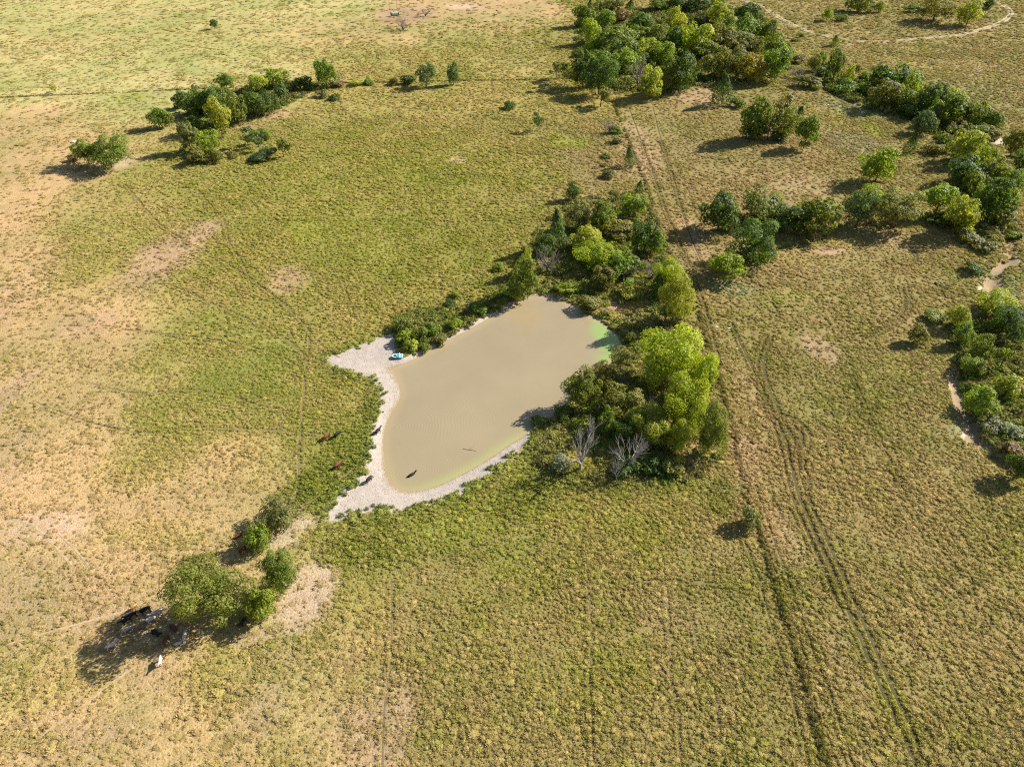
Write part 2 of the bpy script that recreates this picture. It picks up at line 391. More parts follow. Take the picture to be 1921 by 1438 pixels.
PATCH = [  # px, py, rx, ry, kind, weight
    (60, 1130, 200, 90, 'P', .5), (240, 1180, 150, 60, 'P', .45), (330, 1260, 120, 40, 'P', .35), (120, 1385, 190, 50, 'P', .5), (20, 560, 60, 110, 'P', .55), (15, 860, 60, 70, 'P', .5), (570, 1140, 50, 50, 'P', .7), (500, 1330, 60, 50, 'P', .4), (755, 36, 55, 12, 'R', .9), (800, 22, 50, 10, 'P', .9), (650, 420, 160, 60, 'K', .35), (820, 320, 160, 60, 'K', .3), (600, 330, 120, 40, 'K', .25),
    (40, 230, 120, 40, 'T', .8), (170, 300, 110, 30, 'T', .8), (215, 305, 45, 16, 'S', .9), (60, 90, 160, 14, 'T', .2), (180, 75, 160, 14, 'T', .2),
    (300, 30, 170, 18, 'T', .25), (840, 20, 140, 22, 'T', .9), (870, 13, 45, 5, 'S', .9), (760, 25, 60, 16, 'P', .9), (1010, 18, 80, 20, 'T', .7),
    (960, 120, 90, 25, 'T', .45), (750, 70, 120, 30, 'T', .5), (620, 60, 120, 30, 'T', .4),
    (300, 490, 70, 75, 'P', .9), (385, 435, 35, 25, 'P', .9), (540, 525, 55, 30, 'P', .75), (620, 600, 60, 40, 'L', .7), (160, 610, 60, 40, 'P', .6),
    (570, 435, 45, 28, 'K', .8), (700, 480, 70, 35, 'K', .55), (1065, 268, 50, 14, 'K', .9), (860, 300, 20, 10, 'S', .6), (1010, 60, 40, 12, 'G', .6),
    (500, 215, 60, 12, 'P', .8), (450, 235, 60, 8, 'R', .8), (25, 380, 60, 60, 'T', .8), (20, 740, 40, 60, 'P', .9), (80, 990, 110, 40, 'S', .55),
    (560, 990, 55, 22, 'S', .95), (530, 1020, 35, 22, 'S', .9), (575, 1095, 45, 55, 'S', .8), (530, 1155, 70, 55, 'S', .6), (460, 1190, 90, 25, 'P', .8), (485, 1265, 70, 60, 'P', .85),
    (720, 1360, 90, 100, 'P', .9), (700, 1280, 40, 40, 'P', .6), (1250, 1160, 60, 50, 'P', .5), (430, 1260, 110, 60, 'L', .6), (90, 1290, 130, 70, 'L', .45), (40, 1390, 80, 30, 'L', .5),
    (300, 1000, 120, 40, 'L', .5), (660, 855, 60, 60, 'W', .7), (610, 900, 60, 60, 'W', .7), (690, 770, 30, 50, 'W', .6), (560, 930, 50, 30, 'W', .6), (760, 1010, 130, 55, 'W', .55), (660, 1040, 90, 45, 'W', .55), (850, 985, 120, 50, 'K', .5), (980, 930, 60, 60, 'W', .5), (1040, 1000, 80, 60, 'L', .4),
    (790, 610, 60, 45, 'W', 1.), (860, 580, 50, 30, 'W', .8), (930, 530, 60, 25, 'W', .6), (1010, 850, 50, 70, 'W', 1.), (1060, 900, 60, 25, 'W', .9), (1200, 900, 110, 35, 'W', .8), (1350, 930, 40, 50, 'W', .6), (1150, 520, 120, 50, 'W', .6), (1200, 640, 60, 25, 'W', .5),
    (1140, 570, 40, 15, 'P', .9), (1180, 600, 25, 30, 'P', .5), (1290, 860, 40, 20, 'P', .8), (1200, 280, 40, 70, 'P', .7), (1310, 180, 60, 25, 'P', .6), (1270, 240, 60, 60, 'B', .6), (1400, 330, 120, 60, 'B', .5), (1300, 450, 25, 60, 'P', .6), (1395, 860, 40, 80, 'P', .6), (1420, 760, 30, 90, 'P', .4), (1470, 1000, 40, 70, 'P', .5),
    (1375, 540, 50, 18, 'V', .8), (1600, 205, 70, 25, 'V', .7), (1540, 220, 60, 30, 'L', .7), (1600, 270, 60, 30, 'V', .6), (1640, 245, 18, 20, 'K', .9), (1575, 232, 18, 6, 'K', .9), (1690, 290, 20, 8, 'K', .9), (1570, 455, 40, 8, 'M', .7), (1560, 472, 50, 10, 'P', .9), (1675, 680, 40, 25, 'M', .45), (1545, 660, 35, 40, 'P', .9), (1480, 555, 60, 14, 'K', .5), (1500, 350, 100, 30, 'P', .4),
    (1800, 180, 120, 40, 'V', .35), (1720, 92, 40, 5, 'K', .6), (1290, 25, 60, 10, 'R', .9), (1750, 60, 120, 25, 'O', .5), (1850, 800, 70, 50, 'V', .8), (1880, 740, 60, 40, 'W', .6), (1860, 640, 70, 60, 'W', .5), (1700, 130, 100, 30, 'L', .5),
    (1880, 530, 40, 40, 'V', .6), (1700, 440, 120, 40, 'P', .4), (1480, 470, 60, 40, 'L', .5), (560, 720, 70, 60, 'L', .5), (650, 745, 40, 25, 'L', .8),
    (250, 180, 45, 8, 'K', .5), (230, 226, 25, 8, 'Y', .8), (430, 150, 60, 12, 'L', .6), (1890, 1060, 60, 80, 'L', .5), (1680, 1330, 40, 60, 'K', .55), (1660, 1290, 20, 50, 'K', .4), (1590, 1260, 30, 120, 'P', .35), (1500, 100, 60, 14, 'L', .7), (1200, 30, 60, 12, 'O', .7),
]
PW_ = []
for px, py, rx, ry, k, w in PATCH:
    c = at(px, py); up, dn = at(px, max(py - ry, -40)), at(px, py + ry)
    PW_.append((c.x, (up.y + dn.y) / 2, rx / ppm(py), max((up.y - dn.y) / 2, 1.0), k, w))

def sward(x, y):
    """albedo, tuft density and tuft height of the ground cover at world points"""
    wx = x + (fbm(x / 22, y / 22, 3) - .5) * 26; wy = y + (fbm(x / 22, y / 22, 9) - .5) * 34
    acc = np.zeros((len(x), 6)); tot = np.zeros(len(x))
    for c in CTRL:
        w = 1.0 / ((wx - c[0]) ** 2 + (wy - c[1]) ** 2 + 60.0) ** 2
        acc += w[:, None] * c[2:][None, :]; tot += w
    acc /= tot[:, None]
    ex = x + (fbm(x / 7, y / 7, 21) - .5) * 7; ey = y + (fbm(x / 7, y / 7, 31) - .5) * 7
    for cx, cy, rx, ry, k, w in PW_:
        q = np.sqrt(((ex - cx) / rx) ** 2 + ((ey - cy) / ry) ** 2)
        f = (w * (1 - sstep(0.45, 1.15, q)))[:, None]
        acc = acc * (1 - f) + np.array([*KIND[k][0], *KIND[k][1:]]) * f
    n = (fbm(x / 13, y / 13, 41) - .5) * 2.0 + (fbm(x / 38, y / 38, 47, 3) - .5) * 1.9           # drier and greener drifts
    acc[:, 0] *= 1 + 0.26 * n; acc[:, 1] *= 1 + 0.13 * n; acc[:, 2] *= 1 + 0.26 * n
    return acc[:, :3], acc[:, 3], acc[:, 4], acc[:, 5] + n * .35

MOUND = [(752, 36, 9, 4, 0.9), (738, 33, 6, 3, 0.8), (790, 22, 10, 3, 0.9), (762, 18, 14, 2, 0.8), (756, 46, 14, 3, 0.7)]
MOUND_W = [(at(a, b), c / ppm(b), 2.5 * d / ppm(b), h) for a, b, c, d, h in MOUND]

def ground_z(x, y):
    x = np.asarray(x, float); y = np.asarray(y, float)
    z = (fbm(x / 40, y / 40, 55, 3) - .5) * 0.5 + (fbm(x / 4, y / 4, 66, 3) - .5) * 0.16
    near = (x > -75) & (x < 60) & (y > 85) & (y < 230)
    if near.any():
        xn, yn = x[near], y[near]
        dw = sdf(xn, yn, WATER); ds = sdf(xn, yn, SAND)
        din, dout = np.maximum(dw, 0), np.maximum(-dw, 0)
        bank = WATER_Z - 0.12 + 0.62 * sstep(0.0, 2.4, dout)
        shore = WATER_Z - 0.04 + (0.04 - WATER_Z) * dout / (dout + np.maximum(ds, 0) + 0.3)
        zz = np.where(ds > 0, shore, bank)
        zz = np.where(dw > 0, WATER_Z - 0.04 - 0.16 * din, zz)
        keep = sstep(0.0, 4.0, dout)
        z[near] = z[near] * keep * np.where(ds > 0, 0.35, 1.0) + np.where((dout > 2.4) & (ds <= 0), 0, zz)
        z[near] -= np.where((dw <= 0) & (dout > 2.4) & (ds <= 0), 0, 0)
    far = x > 70
    if far.any():
        g = seg_dist(x[far], y[far], GULLY)
        z[far] -= (.5 + 1.6 * fbm(x[far] / 9, y[far] / 9, 61, 3)) * (1 - sstep(0.4, 3.4, g + (fbm(x[far] / 3, y[far] / 3, 62, 3) - .5) * 2.5))
    for c, rx, ry, h in MOUND_W:
        q = ((x - c.x) / rx) ** 2 + ((y - c.y) / ry) ** 2
        z = z + h * np.exp(-q * 1.5)
    return z

def gz(x, y): return float(ground_z(np.array([x]), np.array([y]))[0])

def geom(a, b, n): return a + (b - a) * (np.linspace(0, 1, n) ** 2.2)
xs = np.concatenate([-geom(420, 4000, 14)[::-1][:-1], np.arange(-420, -64, 2.0), np.arange(-64, 46, 0.5), np.arange(46, 140, 1.2), np.arange(140, 420, 2.2), geom(420, 4000, 14)])
ys = np.concatenate([-geom(-20, 900, 8)[::-1][:-1], np.arange(20, 96, 1.2), np.arange(96, 215, 0.5), np.arange(215, 330, 1.5), np.arange(330, 660, 2.4), geom(660, 6000, 18)])
GX, GY = np.meshgrid(xs, ys); gx, gy = GX.ravel(), GY.ravel()
zg = ground_z(gx, gy)
gcol, gden, ghei, gdry = sward(gx, gy)
thatch = np.array([0.195, 0.165, 0.055])
tf = sstep(.35, 1.0, gden)[:, None] * 0.5
gcol2 = gcol * (1 - tf) + thatch * tf
# pale washed banks of the gully
BANKS = [smooth(line([(1787, 712), (1800, 740), (1806, 758)]), 4), smooth(line([(1808, 770), (1818, 790), (1822, 812), (1812, 818)]), 4), smooth(line([(1868, 505), (1890, 492), (1908, 486)]), 4), smooth(line([(1860, 545), (1850, 540), (1872, 520)]), 4), smooth(line([(1850, 268), (1868, 270), (1882, 262)]), 4), smooth(line([(1655, 195), (1690, 205)]), 3)]
bf = np.zeros(len(gx))
sel = gx > 70
for b_, wd in zip(BANKS, (2.2, 3.4, 2.6, 2.6, 3.0, 2.0)):
    bf[sel] = np.maximum(bf[sel], 1 - sstep(wd * .35, wd * .8, seg_dist(gx[sel], gy[sel], b_) + (fbm(gx[sel] / 3, gy[sel] / 3, 63, 3) - .5) * 3))
gcol2 = gcol2 * (1 - bf[:, None]) + np.array([0.54, 0.45, 0.35]) * bf[:, None]
sandv = np.zeros(len(gx))
sel = (gx > -75) & (gx < 60) & (gy > 85) & (gy < 230)
dS = sdf(gx[sel], gy[sel], SAND); dW = sdf(gx[sel], gy[sel], WATER)
nw = (gx[sel] < at(930, 590).x)
strip = np.where(nw, 1.9, 0.55) + dW          # a narrow pale strip all round the water
sandv[sel] = np.clip(0.5 + 0.5 * (np.maximum(dS, strip) + .9) / 1.8, 0, 1)
nx, ny = len(xs), len(ys)
idx = np.arange(nx * ny).reshape(ny, nx)
F = np.stack([idx[:-1, :-1], idx[:-1, 1:], idx[1:, 1:], idx[1:, :-1]], -1).reshape(-1, 4)
gm = bpy.data.meshes.new('ground')
gm.vertices.add(len(gx)); gm.vertices.foreach_set('co', np.stack([gx, gy, zg], 1).astype(np.float32).ravel())
gm.loops.add(F.size); gm.loops.foreach_set('vertex_index', F.ravel().astype(np.int32))
gm.polygons.add(len(F)); gm.polygons.foreach_set('loop_start', np.arange(0, F.size, 4, dtype=np.int32))
gm.update(calc_edges=True); gm.polygons.foreach_set('use_smooth', [True] * len(F))
color_attr(gm, 'tint', gcol2)
sa = gm.attributes.new('sand', 'FLOAT', 'POINT'); sa.data.foreach_set('value', sandv.astype(np.float32))
gm.materials.append(M_GROUND)
tag(link('ground', gm), kind='structure')

# ------------------------------------------------------------------ pond water
wx0, wx1 = WATER[:, 0].min() - 1, WATER[:, 0].max() + 1
wy0, wy1 = WATER[:, 1].min() - 1, WATER[:, 1].max() + 1
X_, Y_ = np.meshgrid(np.arange(wx0, wx1, 0.8), np.arange(wy0, wy1, 0.8))
d_ = sdf(X_.ravel(), Y_.ravel(), WATER).reshape(X_.shape)
ids = -np.ones(X_.shape, int); wv = []; wf = []
def vid(j, i):
    if ids[j, i] < 0:
        ids[j, i] = len(wv); wv.append((X_[j, i], Y_[j, i], WATER_Z))
    return ids[j, i]
for j in range(X_.shape[0] - 1):
    for i in range(X_.shape[1] - 1):
        if d_[j:j + 2, i:i + 2].max() > -1.0:
            wf.append((vid(j, i), vid(j, i + 1), vid(j + 1, i + 1), vid(j + 1, i)))
wm = mesh('pond_water', wv, wf, M_WATER, True)
wa = np.array(wv)
wc = np.tile(np.array([0.285, 0.23, 0.14]), (len(wa), 1))
def blob(cx, cy, rx, ry, col, w):
    global wc
    c = at(cx, cy); r2 = (at(cx, cy - ry).y - at(cx, cy + ry).y) / 2
    q = np.sqrt(((wa[:, 0] - c.x) / (rx / ppm(cy))) ** 2 + ((wa[:, 1] - c.y) / r2) ** 2) + (fbm(wa[:, 0] / 5, wa[:, 1] / 5, 77) - .5) * .5
    f = (w * (1 - sstep(.3, 1.05, q)))[:, None]; wc = wc * (1 - f) + np.array(col) * f
blob(985, 585, 60, 24, (0.34, 0.24, 0.11), .3)
dsh = sdf(wa[:, 0], wa[:, 1], WATER)
wc0 = wc.copy(); blob(1150, 636, 62, 56, (0.23, 0.355, 0.095), .95)
fg = (1 - sstep(1.5, 8.0, dsh + (fbm(wa[:, 0] / 2, wa[:, 1] / 2, 78) - .5) * 8))[:, None]; wc = wc0 * (1 - fg) + wc * fg
alg = at(900, 868); fa = ((1 - sstep(.4, 3.5, dsh)) * (1 - sstep(10, 24, np.hypot(wa[:, 0] - alg.x, wa[:, 1] - alg.y))) * .4)[:, None]
wc = wc * (1 - fa) + np.array((0.27, 0.36, 0.10)) * fa
fs = ((1 - sstep(0.2, 2.2, dsh)) * .35)[:, None]; wc = wc * (1 - fs) + np.array((0.40, 0.30, 0.16)) * fs
color_attr(wm, 'tint', wc)
tag(link('pond_water', wm), kind='structure')

# ------------------------------------------------------------------ trails, ruts, road: trodden strips just above the ground
def ribbon(name, P, w, mat, lift=0.03, wob=0.25):
    P = np.asarray(P); d = np.gradient(P, axis=0); d /= np.linalg.norm(d, axis=1)[:, None] + 1e-9
    nrm = np.stack([-d[:, 1], d[:, 0]], 1)
    k = w / 2 * (1 + wob * (RNG.random(len(P)) - .5) * 2)
    k[0] = k[-1] = 0.05
    V = []
    for s in (1, 0, -1):
        Q = P + nrm * (k * s)[:, None]; V.append(np.column_stack([Q, ground_z(Q[:, 0], Q[:, 1]) + lift * (1 if s == 0 else 0.6)]))
    n = len(P); V = np.vstack(V)
    Fc = [(a * n + i, a * n + i + 1, (a + 1) * n + i + 1, (a + 1) * n + i) for a in (0, 1) for i in range(n - 1)]
    return mesh(name, V, Fc, mat)
def dense(P, step=1.0):
    P = np.asarray(P); s = np.concatenate([[0], np.cumsum(np.linalg.norm(np.diff(P, axis=0), axis=1))])
    t = np.arange(0, s[-1], step); return np.stack([np.interp(t, s, P[:, 0]), np.interp(t, s, P[:, 1])], 1)
M_PALE = mat_dirt('dusty_soil', (0.45, 0.335, 0.19))
for i, (w, P) in enumerate(TRAIL_W): tag(link('cattle_path', ribbon('cattle_path', dense(P), w, M_PALE if 9 <= i <= 13 else M_PATH)), kind='structure')
for w, P in RUT_W: tag(link('wheel_track', ribbon('wheel_track', dense(P, 1.5), w, M_RUT)), kind='structure')
rd = dense(ROAD, 2.5); dd = np.gradient(rd, axis=0); dd /= np.linalg.norm(dd, axis=1)[:, None]; rn = np.stack([-dd[:, 1], dd[:, 0]], 1)
for s in (-1, 1): tag(link('dirt_road', ribbon('dirt_road', rd + rn * s * 1.15, 1.3, M_ROAD, 0.09, .5)), kind='structure')

# ------------------------------------------------------------------ grass
def tuft_mesh(name, seed, n, rad, hgt, wid, mound=True):
    r = np.random.default_rng(seed); V = []; Fc = []; lv = []
    for k in range(n):
        a = r.random() * 6.283; q = math.sqrt(r.random()) * rad
        bx, by = q * math.cos(a), q * math.sin(a)
        az = a + r.normal(0, .7); lean = (0.25 + 0.6 * q / rad) * (0.5 + r.random()); h = hgt * (0.55 + .6 * r.random()) * (1.1 - .45 * q / rad)
        dx, dy = math.cos(az), math.sin(az); sx, sy = -dy, dx; w = wid * (0.6 + .8 * r.random())
        m1 = (bx + dx * lean * h * .35, by + dy * lean * h * .35, h * .62); tp = (bx + dx * lean * h, by + dy * lean * h, h * .95)
        i = len(V)
        V += [(bx - sx * w, by - sy * w, -.06), (bx + sx * w, by + sy * w, -.06), (m1[0] + sx * w, m1[1] + sy * w, m1[2]), (m1[0] - sx * w, m1[1] - sy * w, m1[2]), tp]
        Fc += [(i, i + 1, i + 2, i + 3), (i + 3, i + 2, i + 4)]
        lv += [r.random()] * 5
    if mound:
        i0 = len(V); S = 9; l0 = r.random()
        for j, (z, q) in enumerate(((-.08, 1.0), (hgt * .26, .8), (hgt * .46, .42))):
            for c in range(S):
                a = 6.283 * c / S; w = rad * 1.08 * q * r.uniform(.72, 1.2); V.append((w * math.cos(a), w * math.sin(a), z + r.uniform(-.05, .05)))
        V.append((0, 0, hgt * .5)); lv += list(.25 + .4 * r.random(S * 3 + 1))
        for j in range(2):
            for c in range(S): Fc.append((i0 + j * S + c, i0 + j * S + (c + 1) % S, i0 + (j + 1) * S + (c + 1) % S, i0 + (j + 1) * S + c))
        for c in range(S): Fc.append((i0 + 2 * S + c, i0 + 2 * S + (c + 1) % S, i0 + 3 * S))
    m = mesh(name, V, Fc, M_GRASS); a = m.attributes.new('lv', 'FLOAT', 'POINT'); a.data.foreach_set('value', np.array(lv, np.float32)); return m
tcol = bpy.data.collections.new('tuft_shapes')
for k in range(7):
    tcol.objects.link(bpy.data.objects.new('tuft_%02d' % k, tuft_mesh('tuft', 100 + k, 34, 0.50, 0.44, 0.04)))

gt = bpy.data.node_groups.new('scatter_tufts', 'GeometryNodeTree')
gt.interface.new_socket('Geometry', in_out='INPUT', socket_type='NodeSocketGeometry')
gt.interface.new_socket('Geometry', in_out='OUTPUT', socket_type='NodeSocketGeometry')
gi, go = gt.nodes.new('NodeGroupInput'), gt.nodes.new('NodeGroupOutput')
ci = gt.nodes.new('GeometryNodeCollectionInfo'); ci.inputs['Collection'].default_value = tcol
ci.inputs['Separate Children'].default_value = True; ci.inputs['Reset Children'].default_value = True
iop = gt.nodes.new('GeometryNodeInstanceOnPoints'); iop.inputs['Pick Instance'].default_value = True
def named(nm, t):
    n = gt.nodes.new('GeometryNodeInputNamedAttribute'); n.data_type = t; n.inputs['Name'].default_value = nm
    return next(o for o in n.outputs if o.enabled and o.name == 'Attribute')
gt.links.new(gi.outputs[0], iop.inputs['Points']); gt.links.new(ci.outputs[0], iop.inputs['Instance'])
gt.links.new(named('variant', 'INT'), iop.inputs['Instance Index'])
gt.links.new(named('spin', 'FLOAT_VECTOR'), iop.inputs['Rotation']); gt.links.new(named('size', 'FLOAT_VECTOR'), iop.inputs['Scale'])
gt.links.new(iop.outputs[0], go.inputs[0])

def jitter_grid(x0, x1, y0, y1, s, wob=0.5):
    X, Y = np.meshgrid(np.arange(x0, x1, s), np.arange(y0, y1, s))
    X = X.ravel() + (RNG.random(X.size) - .5) * s * 2 * wob; Y = Y.ravel() + (RNG.random(Y.size) - .5) * s * 2 * wob
    return X, Y
PX, PY, PS = [], [], []
for y0, y1, s, sz in ((46, 110, .62, .5), (110, 170, .72, .56), (46, 110, .98, 1.05), (110, 170, 1.05, 1.1), (170, 250, 1.08, 1.18), (250, 360, 1.4, 1.5), (360, 500, 2.0, 1.95), (500, 700, 3.0, 2.6)):
    hw = y1 * 0.62 + 42
    X, Y = jitter_grid(-hw, hw, y0, y1, s, .55)
    k = np.abs(X) < Y * 0.62 + 48
    PX.append(X[k]); PY.append(Y[k]); PS.append(np.full(k.sum(), sz))
PX, PY, PS = map(np.concatenate, (PX, PY, PS))
tc_, td_, th_, dry_ = sward(PX, PY)
keepp = np.clip(td_ * (0.45 + 1.25 * fbm(PX / 5, PY / 5, 88, 3)) * (.62 + .8 * fbm(PX / 17, PY / 17, 89, 3)), 0, 1)
def nearest(lines, x, y, margin=4):
    best = np.full(x.shape, 1e9)
    for w, P in lines:
        s = (x > P[:, 0].min() - margin) & (x < P[:, 0].max() + margin) & (y > P[:, 1].min() - margin) & (y < P[:, 1].max() + margin)
        best[s] = np.minimum(best[s], seg_dist(x[s], y[s], P) - w / 2)
    return best
dt = nearest(TRAIL_W, PX, PY); keepp[dt < 0.2 * PS] = 0
keepp[nearest(RUT_W, PX, PY) < 0.3 * PS] = 0
rdd = seg_dist(PX, PY, ROAD); keepp[(rdd < 2.1) & (rdd > .5)] = 0
# faint mowing rows in the field beyond the fence row
fd = seg_dist(PX, PY, FENCE_ROW)
right = PX > np.interp(PY, FENCE_ROW[::-1, 1], FENCE_ROW[::-1, 0])
rows = 0.80 + 0.25 * np.sin(fd * 2 * math.pi / 2.6 + (fbm(PX / 30, PY / 30, 5) - .5) * 4)
keepp = np.where(right & (fd < 75), keepp * np.clip(rows, .5, 1), keepp)
# taller tufts added along ruts and trails to cast shade into them
EX, EY = [], []
for lst, st in ((RUT_W, .55), (TRAIL_W, .7)):
    for w, P in lst:
        Q = dense(P, st); d = np.gradient(Q, axis=0); d /= np.linalg.norm(d, axis=1)[:, None] + 1e-9
        for sgn in (-1, 1):
            off = (w / 2 + .34 + .3 * RNG.random(len(Q)))[:, None] * sgn
            E_ = Q + np.stack([-d[:, 1], d[:, 0]], 1) * off + (RNG.random(Q.shape) - .5) * .3
            E_ = E_[(RNG.random(len(Q)) < .85) & (E_[:, 1] < 330)]; EX.append(E_[:, 0]); EY.append(E_[:, 1])
for P, st, wd in ((FENCE_ROW, .5, .35), (FENCE_ROW, .6, .35), (NORTH_FENCE, .55, .5), (NORTH_FENCE, .6, .5)):
    Q = dense(P, st); Q = Q[fbm(Q[:, 0] / 5, Q[:, 1] / 5, 19, 2) > (.53 if P is FENCE_ROW else .42)]; Q = Q + RNG.normal(0, wd * .6, Q.shape); EX.append(Q[:, 0]); EY.append(Q[:, 1])
EX, EY = np.concatenate(EX), np.concatenate(EY)
ec, ed, eh, edr = sward(EX, EY)
ek = np.clip(ed * 1.3, 0, .95)
PX, PY = np.concatenate([PX, EX]), np.concatenate([PY, EY]); PS = np.concatenate([PS, np.full(len(EX), .78)])
tc_, th_, dry_ = np.vstack([tc_, ec]), np.concatenate([th_, eh * 1.35]), np.concatenate([dry_, edr - .15]); keepp = np.concatenate([keepp, ek]); fd = seg_dist(PX, PY, FENCE_ROW)
selp = (PX > -75) & (PX < 60) & (PY > 85) & (PY < 230)
dsd = sdf(PX[selp], PY[selp], SAND); dwd = sdf(PX[selp], PY[selp], WATER)
kk = keepp[selp]; kk[(dsd > -0.5 + (fbm(PX[selp] / 1.6, PY[selp] / 1.6, 71, 3) - .5) * 4.5) | (dwd > -np.where(PX[selp] < at(930, 590).x, 2.2, .9))] = 0
keepp[selp] = kk
# sedge fringe on the pond margin is taller and greener
fr = np.zeros(len(PX)); fr[selp] = 1 - sstep(0.5, 5.0, np.minimum(np.abs(dsd), 99))
edge_g = (fr > 0) & (keepp > 0)
for b_ in BANKS: keepp[(PX > 70) & (seg_dist(PX, PY, b_) + (fbm(PX / 2, PY / 2, 64, 2) - .5) * 2 < 1.5)] = 0
# rank weeds grow up in the fence rows
fnw = np.maximum(1 - sstep(.25, .9, fd), 1 - sstep(.4, 1.3, seg_dist(PX, PY, NORTH_FENCE)))
th_ = th_ * (1 + .8 * fnw * (0.3 + fbm(PX / 5, PY / 5, 12)))
dry_ = dry_ - .15 * fnw
tc_ = tc_ * (1 - .6 * fnw[:, None]) + np.array([.15, .13, .055]) * .6 * fnw[:, None]
keepp = np.maximum(keepp, fnw * (keepp > 0))
ok = RNG.random(len(PX)) < keepp
PX, PY, PS, tc_, th_, fr, dry_, fnw = PX[ok], PY[ok], PS[ok], tc_[ok], th_[ok], fr[ok], dry_[ok], fnw[ok]
n = len(PX)
rv = RNG.random(n)
straw = np.array([0.39, 0.285, 0.11]); green = np.array([0.255, 0.255, 0.038])
mixs = np.clip(dry_ + (fbm(PX / 3.0, PY / 3.0, 91, 3) - .5) * 1.3 + (rv - .5) * .7, 0, 1)[:, None]
tint = .55 * (straw * mixs + green * (1 - mixs)) + .45 * tc_ * .82
tint = tint * (1 - .45 * fr[:, None]) + .45 * fr[:, None] * np.array([.17, .215, .05])
tint *= 1.15 * (1 - .2 * fnw[:, None]) * (0.82 + .36 * RNG.random(n))[:, None]
regional = .50 + 1.1 * fbm(PX / 9, PY / 9, 97, 3)
sizexy = PS * regional * (0.6 + .8 * RNG.random(n) ** 1.4) * (1 + .25 * fr)
sizez = PS ** .6 * th_ * regional * (0.6 + .8 * RNG.random(n)) * (1 + .4 * fr)
gpts = bpy.data.meshes.new('pasture_grass')
gpts.vertices.add(n); gpts.vertices.foreach_set('co', np.stack([PX, PY, ground_z(PX, PY)], 1).astype(np.float32).ravel())
def vec_attr(m, nm, v): m.attributes.new(nm, 'FLOAT_VECTOR', 'POINT').data.foreach_set('vector', np.asarray(v, np.float32).ravel())
vec_attr(gpts, 'spin', np.stack([(RNG.random(n) - .5) * .3, (RNG.random(n) - .5) * .3, RNG.random(n) * 6.283], 1))
vec_attr(gpts, 'size', np.stack([sizexy * (.7 + .6 * RNG.random(n)), sizexy * (.7 + .6 * RNG.random(n)), sizez], 1))
gpts.attributes.new('variant', 'INT', 'POINT').data.foreach_set('value', RNG.integers(0, 7, n).astype(np.int32))
color_attr(gpts, 'tint', tint)
gpts.materials.append(M_GRASS)
go_ = tag(link('pasture_grass', gpts), 'tussocky green and straw coloured pasture grass covering the fields', 'grass', kind='stuff')
md = go_.modifiers.new('scatter', 'NODES'); md.node_group = gt
print('tufts', n)
# ------------------------------------------------------------------ trees: shapes
def rand_dirs(r, n):
    v = r.normal(size=(n, 3)); return v / np.linalg.norm(v, axis=1)[:, None]

def leaf_cards(r, pos, nrm, size):
    """folded diamond leaf sprays at pos, facing nrm"""
    n = len(pos)
    t = np.cross(nrm, rand_dirs(r, n)); t /= np.linalg.norm(t, axis=1)[:, None] + 1e-9
    b = np.cross(nrm, t)
    s = (size * (0.6 + .8 * r.random(n)))[:, None]
    v = np.stack([pos - t * s, pos + b * s * .62 - nrm * s * .12, pos + t * s, pos - b * s * .62 - nrm * s * .12], 1).reshape(-1, 3)
    f = np.arange(n * 4).reshape(n, 4)
    return v, f

